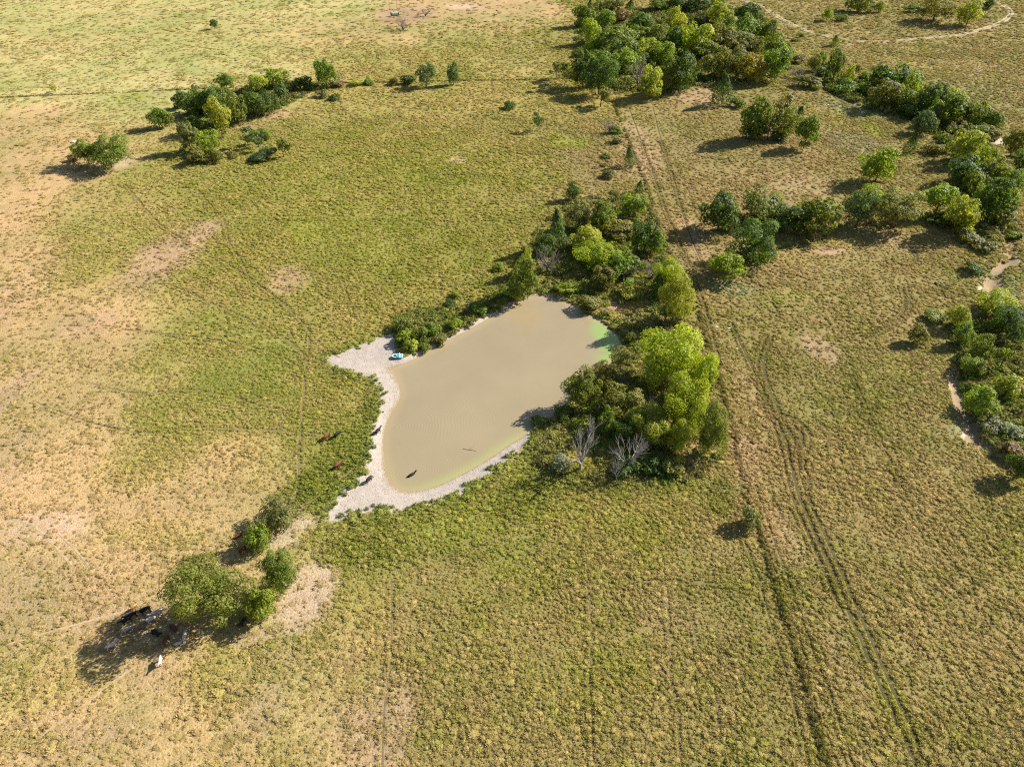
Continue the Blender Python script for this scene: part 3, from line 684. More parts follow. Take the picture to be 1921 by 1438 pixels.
def crown_mesh(name, kind, n, leaf, seed):
    r = np.random.default_rng(seed)
    P, D, LV = [], [], []
    if kind == 'cedar':
        z = r.random(n) ** 0.8 * 2 - 1
        prof = np.clip((1 - z) * .62 + .12, 0, .95) * (1 - sstep(-.75, -1.05, z) * .5)
        a = r.random(n) * 6.283; lump = 1 + .22 * np.sin(a * 5 + z * 9 + seed) * np.cos(z * 7 + seed)
        q = prof * lump * (0.55 + .45 * np.sqrt(r.random(n)))
        P = np.stack([q * np.cos(a), q * np.sin(a), z], 1); D = np.stack([np.cos(a), np.sin(a), .5 + 0 * a], 1)
        LV = r.random(n)
    else:
        if kind == 'round': k, cr, lr, zmin, el = 30, .68, (.18, .38), -.9, 1.0
        elif kind == 'oak': k, cr, lr, zmin, el = 38, .72, (.17, .32), -.8, .9
        elif kind == 'plume': k, cr, lr, zmin, el = 30, .64, (.15, .30), -.85, 1.5
        elif kind == 'shrub': k, cr, lr, zmin, el = 13, .60, (.28, .44), -.75, 1.0
        else: k, cr, lr, zmin, el = 14, .68, (.16, .28), -.5, 1.0       # sparse
        c = rand_dirs(r, k * 4); c = c[c[:, 2] > zmin][:k] * (cr * (.55 + .68 * r.random((k, 1))))
        if kind == 'shrub': c[:, 2] = np.maximum(c[:, 2], -.45)
        c = np.vstack([c, [[0, 0, .05]]]); R = r.uniform(*lr, len(c)); R[-1] = .42 if kind != 'sparse' else .25
        lobe_v = r.random(len(c)) * .35
        w = R ** 2; pick = r.choice(len(c), n * 2, p=w / w.sum())
        d = rand_dirs(r, n * 2); d[:, 2] = np.where(r.random(n * 2) < .35, np.abs(d[:, 2]), d[:, 2])
        rad = 0.7 + .38 * r.random(n * 2) ** 1.3
        off = d * (R[pick] * rad)[:, None]
        lean = c[pick] / (np.linalg.norm(c[pick], axis=1)[:, None] + 1e-6)
        if el != 1.0: off[:, 2] *= el
        p = c[pick] + off + (lean * .1 * (off[:, 2:3]) if kind == 'plume' else 0)
        # drop what is buried inside another lobe
        buried = np.zeros(len(p), bool)
        for j in range(len(c)):
            q = np.linalg.norm((p - c[j]) * np.array([1, 1, 1 / el]), axis=1); buried |= (q < R[j] * .62) & (pick != j)
        s = np.where(~buried)[0][:n]
        P, D = p[s], d[s] * .8 + P_out(p[s]) * .5
        LV = np.clip(.65 * r.random(len(s)) + lobe_v[pick[s]], 0, 1)
    D = D + rand_dirs(r, len(P)) * .75; D /= np.linalg.norm(D, axis=1)[:, None]
    v, f = leaf_cards(r, P, D, leaf)
    m = mesh(name, v, f, M_LEAF)
    a = m.attributes.new('lv', 'FLOAT', 'POINT'); a.data.foreach_set('value', np.repeat(LV, 4).astype(np.float32))
    return m

def P_out(p): return p / (np.linalg.norm(p, axis=1)[:, None] + 1e-6)

def tube(V, Fc, pts, rad, sides=6):
    base = len(V); pts = [Vector(p) for p in pts]
    for i, p in enumerate(pts):
        d = (pts[min(i + 1, len(pts) - 1)] - pts[max(i - 1, 0)]).normalized()
        u = d.orthogonal().normalized(); w = d.cross(u)
        for k in range(sides):
            a = 6.2832 * k / sides; V.append(p + (u * math.cos(a) + w * math.sin(a)) * rad[i])
    for i in range(len(pts) - 1):
        for k in range(sides):
            Fc.append((base + i * sides + k, base + i * sides + (k + 1) % sides, base + (i + 1) * sides + (k + 1) % sides, base + (i + 1) * sides + k))
    Fc.append(tuple(base + (len(pts) - 1) * sides + k for k in range(sides)))

def trunk_mesh(name, seed, stems=1, thick=.045):
    """unit trunk: 1 high, limbs reaching about 0.75 out"""
    r = random.Random(seed); V, Fc = [], []
    for s in range(stems):
        ox, oy = (0, 0) if stems == 1 else (r.uniform(-.12, .12), r.uniform(-.12, .12))
        lx, ly = r.uniform(-.12, .12) + ox * 2, r.uniform(-.12, .12) + oy * 2
        pts = [(ox, oy, -.05), (ox, oy, .02), (ox + lx * .3, oy + ly * .3, .25), (ox + lx * .7, oy + ly * .7, .5), (ox + lx, oy + ly, .86)]
        tube(V, Fc, pts, [thick * 1.5, thick * 1.15, thick * .9, thick * .65, thick * .18], 7)
        for k in range(6 if stems == 1 else 3):
            a = r.random() * 6.28; z0 = r.uniform(.3, .6); f = z0 / .86
            b = Vector((ox + lx * f, oy + ly * f, z0)); o = r.uniform(.45, .75)
            e = Vector((b.x + math.cos(a) * o, b.y + math.sin(a) * o, z0 + r.uniform(.15, .38)))
            mid = b.lerp(e, .5) + Vector((0, 0, .05))
            tube(V, Fc, [b, mid, e], [thick * .5, thick * .34, thick * .1], 5)
            for q in range(2):
                e2 = e + Vector((math.cos(a + (q - .5) * 1.6) * .22, math.sin(a + (q - .5) * 1.6) * .22, r.uniform(.05, .18)))
                tube(V, Fc, [mid, mid.lerp(e2, .6) + Vector((0, 0, .03)), e2], [thick * .28, thick * .18, thick * .06], 4)
    return mesh(name, V, Fc, M_BARK, True)

def bare_mesh(name, seed, up=.9, mat=None, levels=4, stems=4):
    """unit leafless crown: trunk and branches forking to twigs, 1 high"""
    r = random.Random(seed); V, Fc = [], []
    def grow(p, d, ln, rad, lev):
        q1 = p + d * ln * .5 + Vector((r.uniform(-1, 1), r.uniform(-1, 1), r.uniform(-.5, .5))) * ln * .14
        q2 = q1 + (d + Vector((r.uniform(-1, 1), r.uniform(-1, 1), r.uniform(-.2, .4))) * .42).normalized() * ln * .5
        tube(V, Fc, [p, q1, q2], [rad, rad * .8, rad * .55], 5 if lev > 1 else 4)
        if lev == 0: return
        for k in range(r.choice((2, 3, 3)) if lev > 1 else 3):
            nd = (d + Vector((r.uniform(-1, 1), r.uniform(-1, 1), r.uniform(-.25, .55))) * .62).normalized()
            st = q2 if k < 2 else q1
            grow(st, nd, ln * r.uniform(.6, .8), rad * .52, lev - 1)
    tube(V, Fc, [(0, 0, -.05), (0, 0, .03), (.01, 0, .13)], [.05, .036, .03], 7)
    cuts = [(len(V), len(Fc))]
    for s in range(stems):
        a = 6.28 * s / stems + r.uniform(-.4, .4); t = r.uniform(.25, .8)
        grow(Vector((.01, 0, .10)), Vector((math.cos(a) * t, math.sin(a) * t, up * r.uniform(.4, 1.6))).normalized(), r.uniform(.2, .36), .019, levels - 1)
        cuts.append((len(V), len(Fc)))
    zmax = max(v.z for v in V); rmax = sorted(math.hypot(v.x, v.y) for v in V)[int(len(V) * .97)]
    for v in V: v.z /= zmax; v.x /= rmax; v.y /= rmax
    mt = mat or M_DEAD; out = []; pv, pf = 0, 0
    for cv, cf in cuts:
        out.append(mesh(name, V[pv:cv], [tuple(i - pv for i in f) for f in Fc[pf:cf]], mt, True)); pv, pf = cv, cf
    return out

CROWN = {}
SPEC = {'round': (2600, .062), 'oak': (5200, .042), 'plume': (3000, .055), 'shrub': (1300, .085), 'sparse': (800, .075), 'cedar': (2200, .06)}
for kd, (n_, lf) in SPEC.items():
    CROWN[kd] = [crown_mesh(kd + '_crown', kd, n_, lf, 300 + 17 * i + len(kd)) for i in range(4)]
CROWN['bigoak'] = [crown_mesh('oak_crown', 'oak', 12000, .027, 911)]
CROWN['bigplume'] = [crown_mesh('plume_crown', 'plume', 11000, .030, 700 + i) for i in range(3)]
CROWN['biground'] = [crown_mesh('round_crown', 'round', 7000, .036, 800 + i) for i in range(2)]
TRUNK = [trunk_mesh('trunk', 40 + i) for i in range(4)]
STEMS = [trunk_mesh('stems', 60 + i, 4, .03) for i in range(3)]
BARE = [bare_mesh('bare_%d' % i, 70 + i, up, None, lv, st) for i, (up, lv, st) in enumerate(((.38, 5, 9), (.55, 5, 8), (.7, 5, 6)))]
M_TWIG = plain('grey_twigs', (0.22, 0.18, 0.165), 0.9, 0.1, 0.3, 3)
TWIG = [bare_mesh('twig_%d' % i, 90 + i, 1.0, M_TWIG, 5, 7) for i in range(2)]

# leaf albedo by look
HUE = {'bri': (0.235, 0.300, 0.030), 'grn': (0.164, 0.227, 0.032), 'mid': (0.194, 0.227, 0.041), 'drk': (0.098, 0.148, 0.029), 'olv': (0.215, 0.209, 0.050),
       'blu': (0.123, 0.174, 0.062), 'yel': (0.330, 0.385, 0.032), 'gry': (0.226, 0.227, 0.081), 'brn': (0.232, 0.163, 0.078), 'lit': (0.338, 0.360, 0.051), 'sil': (0.26, 0.28, 0.17), 'gol': (0.30, 0.255, 0.03)}
FORM = {  # name, category, bare height below the crown as a share of crown half-height
    'round': ('broadleaf_tree', 'tree', .02), 'oak': ('broadleaf_tree', 'tree', .05), 'plume': ('broadleaf_tree', 'tree', -.02), 'bigoak': ('oak_tree', 'tree', .15),
    'bigplume': ('broadleaf_tree', 'tree', .02), 'biground': ('broadleaf_tree', 'tree', .0), 'shrub': ('shrub', 'shrub', -.3), 'sparse': ('open_tree', 'tree', .2), 'cedar': ('cedar_tree', 'tree', .02),
    'dead': ('dead_tree', 'tree', 0), 'bare': ('bare_shrub', 'shrub', 0)}
TN = [0]
def tree(x0, y0, x1, y1, form, hue, label, group=None):
    """a tree whose crown the photograph shows between these pixels, stood on the ground at its real size"""
    TN[0] += 1; k = TN[0]; rr = random.Random(1000 + k)
    name, cat, clear = FORM[form]
    if group in (CK, TT, RW, UP):
        gx_, gy_ = (x1 - x0) * .07, (y1 - y0) * .05; x0 -= gx_; x1 += gx_; y0 -= gy_; y1 += gy_
    cx, cy = (x0 + x1) / 2, (y0 + y1) / 2
    g = at(cx, (cy + y1) / 2); s = FPX / math.sqrt(0 + (g.y * CP + CAM_H * SP) ** 2)
    dep = PITCH + math.atan((cy - PH / 2) / FPX)
    r = (x1 - x0) / 2 / s
    hb = (y1 - y0) / 2 / s
    b = math.sqrt(max(hb * hb - (r * math.sin(dep)) ** 2, (0.45 * r) ** 2)) / math.cos(dep)
    b = min(max(b, .55 * r), 1.9 * r if form in ('cedar', 'plume', 'bigplume') else 1.45 * r)
    if form == 'shrub': b *= .82
    zc = b * (1 + clear)
    p = at(cx, cy, zc)
    e = link(name, None); z0 = gz(p.x, p.y); e.location = (p.x, p.y, z0 - .02)
    e.rotation_euler = (0, 0, rr.random() * 6.283 if form in ('dead', 'bare') else 0); e.empty_display_size = .5
    tag(e, label, cat, group)
    if form in ('dead', 'bare'):
        parts = (BARE if form == 'dead' else TWIG)[k % (3 if form == 'dead' else 2)]
        for i, mm in enumerate(parts):
            o = link('limb' if i else 'trunk', mm, e); w_ = r * (1.22 if form == 'dead' else 1.1); o.scale = (w_, w_, (2.5 if form == 'dead' else 2) * b)
        return e
    t = link('trunk', (STEMS if form == 'shrub' else TRUNK)[k % 3], e); t.scale = (r, r, zc + .35 * b)
    if form == 'cedar': t.scale = (r * .5, r * .5, zc + .35 * b)
    cr = link('crown', CROWN[form][k % len(CROWN[form])], e)
    cr.location = (0, 0, zc); cr.scale = (r * 1.12 * rr.uniform(.88, 1.2), r * 1.12 * rr.uniform(.88, 1.2), b * 1.1 * rr.uniform(.92, 1.1)); cr.rotation_euler = (rr.uniform(-.22, .22), rr.uniform(-.22, .22), rr.random() * 6.283)
    j = [rr.uniform(.86, 1.16) for _ in range(2)]
    h = HUE[hue]; cr.color = (h[0] * j[0], h[1] * j[0] * j[1] ** .4, h[2] * j[0], 1)
    return e

NT = 'trees of the north-west thicket'; TT = 'trees crowding the thicket at the top of the photo'; CK = 'trees along the creek'; DM = 'trees on the pond dam'; UP = 'trees above the pond'; RW = 'trees in the row right of the fence line'
T = [
 # upper left
 (160,258,242,316,'biground','grn','large dense dark green tree in the clump at the far left of the pasture',None),
 (138,262,182,308,'round','mid','lighter green tree on the left flank of the far left clump',None),
 (125,285,148,307,'shrub','brn','small reddish brown bush at the left foot of the far left clump',None),
 (278,204,312,240,'round','grn','round green lone tree left of the north-west thicket, larger of its two crowns',None),
 (303,210,325,238,'round','mid','smaller light green crown leaning on the lone round tree',None),
 (320,170,350,203,'round','drk','dark green tree at the left end of the north-west thicket',NT),
 (346,172,388,212,'round','grn','dense green tree second from the left end of the north-west thicket',NT),
 (372,164,414,214,'round','drk','dark green tree in the shaded middle of the north-west thicket',NT),
 (405,138,440,168,'round','grn','round green tree standing on the north fence behind the thicket',NT),
 (358,156,374,172,'sparse','gry','thin greyish sapling on the north fence line behind the thicket',NT),
 (386,186,432,246,'round','lit','tall light green tree in front of the north-west thicket beside the red bank',NT),
 (420,176,463,230,'round','mid','green tree on the red bank just right of the tall light green one',NT),
 (396,166,440,204,'round','grn','green tree behind the two tall ones of the north-west thicket',NT),
 (454,168,498,220,'round','drk','dark tree with brownish side above the red bank',NT),
 (462,190,486,214,'bare','brn','leafless brownish bush in front of the dark tree above the red bank',NT),
 (480,172,522,212,'round','drk','dark green tree at the right end of the red bank',NT),
 (460,140,502,174,'plume','lit','light green tree on the north edge of the north-west thicket, left of two',NT),
 (490,130,541,165,'plume','bri','bright green tree on the north edge of the north-west thicket, right of two',NT),
 (510,150,544,188,'shrub','blu','grey green bush at the right end of the north-west thicket',NT),
 (530,148,560,176,'shrub','gry','greyish bush between the thicket and the dark bush on the north fence',NT),
 (552,142,590,173,'shrub','drk','dark round bush on the north fence left of the tall tree',None),
 (590,110,629,162,'plume','grn','tall green tree standing on the north fence above the middle pasture',None),
 (622,130,646,160,'bare','gry','leafless grey bush beside the tall tree on the north fence',None),
 (620,152,646,166,'shrub','brn','low brownish bush under the tall tree on the north fence',None),
 (332,226,371,284,'round','gry','grey green tree of the pair below the north-west thicket',None),
 (368,244,412,286,'round','bri','bright green tree of the pair below the north-west thicket',None),
 (345,272,388,314,'shrub','olv','olive bush at the foot of the pair below the thicket, left one',None),
 (378,280,422,312,'shrub','olv','olive bush at the foot of the pair below the thicket, right one',None),
 (345,218,378,250,'round','drk','small dark tree between the lone round tree and the thicket',None),
 (454,234,507,274,'sparse','blu','wide open tree in the pasture below the red bank',None),
 (486,238,508,268,'shrub','grn','leafy bush against the right side of the wide open tree',None),
 (512,256,545,292,'sparse','mid','small slender tree at the right end of the north-west group',None),
 (468,282,516,306,'shrub','blu','low dark bush in the pasture below the slender tree',None),
 (425,284,446,300,'shrub','olv','tiny olive bush left of the low dark pasture bush',None),
 (616,173,638,191,'shrub','drk','small round dark bush alone in the pasture below the tall fence tree',None),
 (592,168,618,186,'shrub','gry','faint greyish scrub just left of the small round pasture bush',None),
 (728,146,750,163,'shrub','olv','leftmost bush of the fence row near the top centre of the photo',None),
 (748,138,780,163,'shrub','drk','dark bush on the north fence against the blue green tree',None),
 (780,120,817,160,'oak','blu','blue green rounded tree on the north fence',None),
 (837,119,863,158,'plume','blu','small vase shaped tree on the north fence, right of the blue green one',None),
 (393,36,408,54,'round','drk','lone small tree in the far field at the top left',None),
 (93,157,108,172,'sparse','lit','tiny light green tree on the fence at the far left edge',None),
 (655,150,682,159,'shrub','lit','low pale hedge bush on the north fence, left one',None),
 (680,149,704,158,'shrub','grn','low green hedge bush on the north fence, right one',None),
 # open pasture, centre
 (943,190,968,207,'shrub','drk','dark round bush alone in the middle pasture near the top',None),
 (1000,208,1023,242,'sparse','drk','slender lone tree with a visible trunk in the middle pasture',None),
 (1060,343,1088,375,'round','drk','small dark tree at the upper tip of the grove above the pond',None),
 (1128,222,1160,250,'bare','gry','leafless grey bush on the fence row below the top thicket',None),
 (1144,236,1168,253,'shrub','grn','green bush behind the leafless grey one on the fence row',None),
 (1148,254,1171,272,'shrub','gry','dark greyish bush, second on the fence row below the leafless bush',None),
 (1124,284,1150,300,'shrub','grn','round green bush left of the cedar on the fence row',None),
 (1172,272,1191,316,'cedar','blu','narrow dark cedar growing in the fence row',None),
 (1130,318,1155,338,'shrub','gry','greyish bush with a long shadow left of the fence row',None),
 (1192,340,1208,360,'cedar','drk','tiny dark cedar on the fence row just above the grove',None),
 (1125,303,1142,315,'shrub','olv','tiny olive bush between two round ones left of the cedar',None),
 # thicket at the top
 (1030,114,1058,146,'sparse','olv','open olive tree with bare stems at the left tip of the top thicket, outer one',None),
 (1048,112,1078,150,'sparse','mid','open green tree with bare stems at the left tip of the top thicket, inner one',None),
 (1072,104,1118,158,'round','drk','dark tree casting the long shadow at the left corner of the top thicket',TT),
 (1098,112,1152,172,'biground','drk','large dark rounded tree at the front left of the top thicket',TT),
 (1104,158,1153,196,'sparse','olv','olive tree standing alone in front of the top thicket at the fence corner',None),
 (1078,14,1113,46,'round','grn','green tree at the upper left edge of the top thicket',TT),
 (1090,40,1128,80,'plume','yel','brightest yellow green tree on the left edge of the top thicket',TT),
 (1100,72,1131,100,'plume','bri','bright tree directly below the yellow green one on the thicket edge',TT),
 (1118,22,1152,52,'round','grn','green tree beside the brown bush near the top of the thicket',TT),
 (1150,20,1180,48,'shrub','brn','brownish bush near the top of the thicket',TT),
 (1185,26,1224,57,'round','drk','dark tree left of the red earth clearing',TT),
 (1100,2,1113,20,'cedar','drk','small dark cedar at the top edge above the thicket, left one',TT),
 (1174,3,1191,19,'cedar','drk','small dark cedar at the top edge above the thicket, right one',TT),
 (1128,54,1186,96,'round','mid','rounded mid-green tree left of centre in the middle of the top thicket',TT),
 (1180,50,1220,86,'round','grn','smaller mid-green tree directly below the dark one by the clearing',TT),
 (1215,54,1257,88,'round','mid','mid-green tree right of the smaller one below the clearing',TT),
 (1134,78,1196,118,'plume','grn','feathery mid-green tree just above the front row of the top thicket',TT),
 (1190,76,1236,112,'plume','lit','pale green tree crowded in the middle of the top thicket',TT),
 (1220,80,1264,118,'plume','bri','yellowish tree crowded in the middle of the top thicket',TT),
 (1102,98,1152,134,'round','grn','dark green tree behind the large rounded one at the thicket corner',TT),
 (1150,96,1202,134,'plume','bri','yellowish tree behind the grey leafless bush of the top thicket',TT),
 (1172,112,1226,160,'bare','brn','large purplish grey leafless bush at the front of the top thicket',TT),
 (1200,132,1241,180,'round','lit','light green rounded tree at the front edge of the top thicket',TT),
 (1234,120,1266,170,'plume','mid','narrow tree just right of the light green one at the thicket front',TT),
 (1254,110,1300,168,'plume','drk','tall dark green tree on the front of the top thicket above the brown field',TT),
 (1275,128,1302,165,'shrub','blu','blue green bush at the foot of the tall dark thicket tree',TT),
 (1298,100,1336,142,'sparse','olv','olive sapling tree right of the tall dark one',TT),
 (1334,98,1376,142,'round','olv','olive tree left of the golden yellow one',TT),
 (1370,95,1410,142,'round','gry','greyish tree behind the golden yellow one',TT),
 (1388,106,1430,152,'round','gol','golden yellow tree in the lower right of the top thicket',TT),
 (1430,90,1476,146,'plume','grn','green tree at the right end of the top thicket',TT),
 (1249,24,1282,62,'plume','lit','pale tree at the right edge of the red earth clearing',TT),
 (1278,50,1336,102,'plume','yel','yellowish olive tree in the right half of the top thicket',TT),
 (1248,54,1286,96,'round','drk','dark tree left of the yellowish olive one in the thicket',TT),
 (1326,55,1376,98,'round','olv','olive tree in the centre of the right half of the top thicket',TT),
 (1355,62,1410,98,'round','gry','greyish tree crowded in the right half of the top thicket',TT),
 (1380,36,1430,82,'round','grn','green round tree at the upper right of the top thicket',TT),
 (1424,42,1462,86,'plume','mid','green tree on the right margin of the thicket nearest the dirt road',TT),
 (1404,68,1432,98,'round','olv','small olive tree under the green round one at the upper right',TT),
 (1325,10,1376,46,'plume','lit','pale green tree at the top of the thicket right of the red clearing',TT),
 (1344,34,1382,62,'plume','bri','bright tree below the pale one at the top of the thicket',TT),
 (1380,10,1428,40,'round','drk','dark green tree in the bend of the dirt road',TT),
 (1328,-6,1366,16,'plume','bri','bright tree cut by the top edge of the photo',TT),
 (1298,18,1330,52,'shrub','gry','greyish scrub right of the red clearing',TT),
 (1300,78,1340,110,'round','mid','mid-green tree crowded in the right half of the top thicket',TT),
 (1180,100,1222,126,'plume','mid','narrow mid-green tree behind the purplish leafless bush',TT),
 (1440,70,1478,108,'round','mid','mid-green tree on the right margin of the top thicket',TT),
 (1220,-4,1256,18,'round','grn','tree of the dark hedge along the top edge, leftmost',TT),
 (1250,-6,1290,16,'round','drk','tree of the dark hedge along the top edge, middle',TT),
 (1284,-6,1328,17,'round','drk','tree of the dark hedge along the top edge, rightmost',TT),
 (1120,2,1172,18,'shrub','olv','low olive scrub at the top edge between two small cedars',TT),
 (1340,144,1375,194,'cedar','blu','tall cedar standing alone below the top thicket',None),
 # between thicket and creek
 (1560,68,1576,86,'cedar','grn','small tree just below the dirt road',None),
 (1498,62,1509,73,'shrub','grn','tiny bush left of the dirt road near the top thicket',None),
 (1484,71,1502,80,'shrub','gry','low grey scrub under the tiny bush left of the road',None),
 (1518,106,1540,132,'round','olv','olive tree at the left of the creek head group',CK),
 (1533,100,1551,119,'round','grn','small dark tree at the top of the creek head group',CK),
 (1552,98,1585,150,'plume','mid','tall green tree with yellow side in the creek head group',CK),
 (1533,122,1559,152,'shrub','blu','blue green bush below the creek head trees',CK),
 (1476,104,1512,117,'shrub','gry','flat grey scrub left of the creek head group, upper one',CK),
 (1480,128,1516,147,'bare','gry','flat leafless scrub left of the creek head group, lower one',CK),
 (1500,143,1542,170,'shrub','gry','grey green scrub on the rim of the creek head',CK),
 (1560,148,1602,176,'shrub','grn','green bush in the creek head',CK),
 (1582,130,1603,160,'plume','yel','slim yellow tree in the creek head',CK),
 (1599,118,1616,140,'sparse','olv','thin sapling on the slope above the creek head',CK),
 (1635,124,1672,158,'round','grn','leftmost tree of the creek line, dark green',CK),
 (1650,128,1716,172,'round','drk','broad dark tree near the upper end of the creek line',CK),
 (1690,148,1730,190,'plume','bri','bright topped tree in the upper creek line',CK),
 (1636,156,1684,200,'round','olv','olive tree overhanging the dark creek bed',CK),
 (1680,172,1722,206,'round','mid','green tree over the creek below the bright topped one',CK),
 (1720,160,1761,212,'plume','drk','dark plumed tree in the middle of the upper creek line',CK),
 (1745,160,1782,202,'plume','blu','blue green plumed tree right of the dark plumed one',CK),
 (1776,164,1818,194,'sparse','yel','thin yellowish tree at the back of the creek line',CK),
 (1764,180,1814,228,'round','grn','round green tree with a bright sunlit side on the creek line',CK),
 (1810,194,1856,238,'plume','mid','green tree at the outer bend of the creek line',CK),
 (1718,212,1752,248,'plume','blu','blue green bush on the near side of the creek',CK),
 (1740,200,1768,232,'round','mid','small green tree on the near side of the creek beside the blue green bush',CK),
 (1774,226,1816,264,'sparse','gry','greyish half bare tree inside the creek bend',CK),
 (1815,226,1852,258,'shrub','mid','green bush on the far side of the creek bend',CK),
 (1838,232,1878,264,'shrub','olv','olive bush beside the pale washout at the right',CK),
 (1784,250,1842,302,'round','lit','light green tree with yellow leaves low on the creek line',CK),
 (1828,280,1867,328,'plume','yel','yellow green tree low on the creek line',CK),
 (1786,298,1852,348,'round','drk','wide dark tree at the foot of the yellow green creek tree',CK),
 (1702,252,1721,286,'cedar','drk','small dark cedar on the meadow inside the creek bend',None),
 (1734,268,1772,294,'shrub','olv','olive dome shaped bush inside the creek bend',None),
 (1884,248,1925,292,'round','olv','tree cut by the right edge of the photo below the washout, upper one',CK),
 (1902,284,1935,328,'round','drk','dark tree cut by the right edge of the photo, lower one',CK),
 (1624,280,1678,340,'round','bri','lone bright green bushy tree on the meadow inside the creek bend',None),
 (1388,190,1446,262,'plume','grn','dark green tree of the clump in the brown field, left and largest',None),
 (1425,186,1470,258,'sparse','gry','greyish half bare tree in the clump in the brown field',None),
 (1370,182,1396,206,'shrub','grn','small bush on the upper left of the clump in the brown field',None),
 (1440,175,1492,228,'sparse','olv','thin olive tree at the back of the clump in the brown field',None),
 (1490,200,1511,224,'cedar','drk','small dark cedar right of the clump in the brown field',None),
 (1494,214,1536,280,'round','grn','green tree standing at the right of the clump in the brown field',None),
 (1440,246,1478,272,'shrub','drk','low dark bush at the foot of the clump in the brown field',None),
 (1612,150,1642,182,'shrub','mid','green bush at the left foot of the upper creek line',CK),
 (1686,196,1730,226,'shrub','drk','dark bush in the shade under the upper creek trees',CK),
 (1846,212,1880,244,'round','grn','green tree above the pale washout at the right',CK),
 (1850,296,1890,345,'round','mid','green tree right of the yellow green creek tree',CK),
 (1806,326,1846,362,'plume','lit','pale tree between the wide dark creek tree and the row',CK),
 (1880,318,1921,360,'round','grn','green tree near the right edge below the washout',CK),
 (1862,386,1910,430,'shrub','olv','olive bush at the foot of the large dark creek tree',CK),
 (1400,228,1440,270,'shrub','drk','dark bush at the lower left of the clump in the brown field',None),
 (1452,204,1500,256,'round','mid','leafy green tree in the middle of the clump in the brown field',None),
 (1614,134,1640,156,'shrub','grn','small bush above the left end of the creek line',CK),
 # row right of the fence line
 (1323,366,1382,428,'round','drk','dark round crowned tree at the left end of the row right of the fence line',RW),
 (1345,412,1372,437,'shrub','grn','bush at the foot of the dark round crowned tree',RW),
 (1390,358,1474,414,'oak','mid','broad green tree second in the row right of the fence line',RW),
 (1448,388,1510,436,'round','drk','dark tree in the middle of the row right of the fence line',RW),
 (1500,375,1569,436,'round','mid','tree with sunlit yellow top, right of the dark one in the row',RW),
 (1384,420,1453,490,'biground','drk','large very dark tree below the row right of the fence line',RW),
 (1404,398,1436,424,'shrub','olv','small olive bush between the broad green and the very dark tree',RW),
 (1425,452,1458,488,'shrub','gry','greyish bush at the right foot of the large very dark tree',RW),
 (1332,470,1396,526,'round','bri','bright green lone tree left of the silvery weeds',None),
 (1588,362,1643,422,'oak','blu','dense blue green tree in the right half of the row',RW),
 (1610,350,1656,384,'round','yel','yellow green tree behind the dense blue green one',RW),
 (1648,358,1719,424,'oak','gry','rounded grey green tree next to the dense blue green one',RW),
 (1730,346,1796,402,'round','bri','bright yellow green tree near the right end of the row',RW),
 (1778,372,1833,436,'round','lit','tree with sunlit yellow branches joining the row to the creek',RW),
 (1742,392,1798,426,'shrub','drk','dark low bush under the bright yellow green tree of the row',RW),
 (1834,344,1892,414,'round','drk','large dark tree of the creek right of the row',CK),
 (1872,348,1910,386,'plume','yel','yellow leaved tree leaning from the large dark creek tree',CK),
 (1798,428,1852,464,'shrub','olv','olive bush in the shade below the right end of the row',None),
 (1822,446,1872,476,'shrub','gry','greyish bush below the right end of the row',None),
 (1885,424,1925,450,'shrub','grn','bush cut by the right edge beside the row',None),
 (1805,488,1846,516,'shrub','drk','dark lone bush left of the pale washed bank',None),
 # right edge
 (1838,535,1912,592,'oak','yel','large greyish tree with a yellow sunlit top at the right edge',None),
 (1858,566,1925,622,'oak','drk','dark tree in the shade below the yellow topped one',None),
 (1888,592,1930,645,'round','blu','blue green tree cut by the right edge below the yellow topped one',None),
 (1774,570,1822,616,'plume','lit','yellow green bush left of the yellow topped tree',None),
 (1733,584,1776,608,'shrub','mid','low green bush left of the yellow green one in the right field',None),
 (1789,605,1826,647,'plume','grn','spiky green bush below the yellow green one in the right field',None),
 (1824,620,1866,672,'plume','mid','green tree in the gully scrub, between the spiky bush and the blue green tree',None),
 (1704,604,1742,652,'shrub','olv','olive scrub at the left of the right gully bushes',None),
 (1804,660,1850,702,'plume','mid','green bush at the top of the pale gully bank',None),
 (1868,640,1906,690,'sparse','mid','thin green tree near the right edge above the gully',None),
 (1808,722,1878,780,'plume','bri','bright spreading bush overhanging the pale gully bank',None),
 (1868,700,1916,752,'shrub','lit','light green bush right of the bush overhanging the bank',None),
 (1835,776,1880,812,'shrub','gry','grey green bush below the bush overhanging the bank',None),
 (1876,788,1921,826,'shrub','sil','silvery green bush near the right edge below the gully',None),
 (1876,822,1925,862,'shrub','brn','rust tinged bush at the right edge below the gully',None),
 (1896,846,1940,900,'round','drk','dark tree at the right edge casting a shadow on the field',None),
 # grove above the pond
 (1064,380,1106,428,'plume','gry','greyish green tree in the upper left of the grove above the pond',UP),
 (1028,394,1061,468,'cedar','blu','tall dark cedar at the left edge of the grove above the pond',UP),
 (1004,440,1036,482,'round','drk','dark leafy tree at the left foot of the tall cedar',UP),
 (1072,424,1132,472,'plume','lit','pale green feathery tree right of the tall cedar',UP),
 (1000,462,1056,512,'bare','gry','leafless grey bush above the head of the pond',UP),
 (975,464,1000,520,'plume','lit','slim light green tree top at the left of the leafless bush',UP),
 (958,486,1008,558,'round','mid','green leafy tree at the upper left corner of the pond',UP),
 (925,494,946,512,'shrub','bri','small bright bush in the pasture left of the pond head',None),
 (944,530,982,562,'shrub','lit','light green bush on the bank under the leafy corner tree',UP),
 (1042,524,1086,556,'shrub','bri','bright green bush on the bank at the head of the pond',UP),
 (1084,552,1128,586,'shrub','olv','olive dome bush on the bank right of the pond head',UP),
 (1085,448,1166,504,'biground','yel','wide yellow green tree in the middle of the grove above the pond',UP),
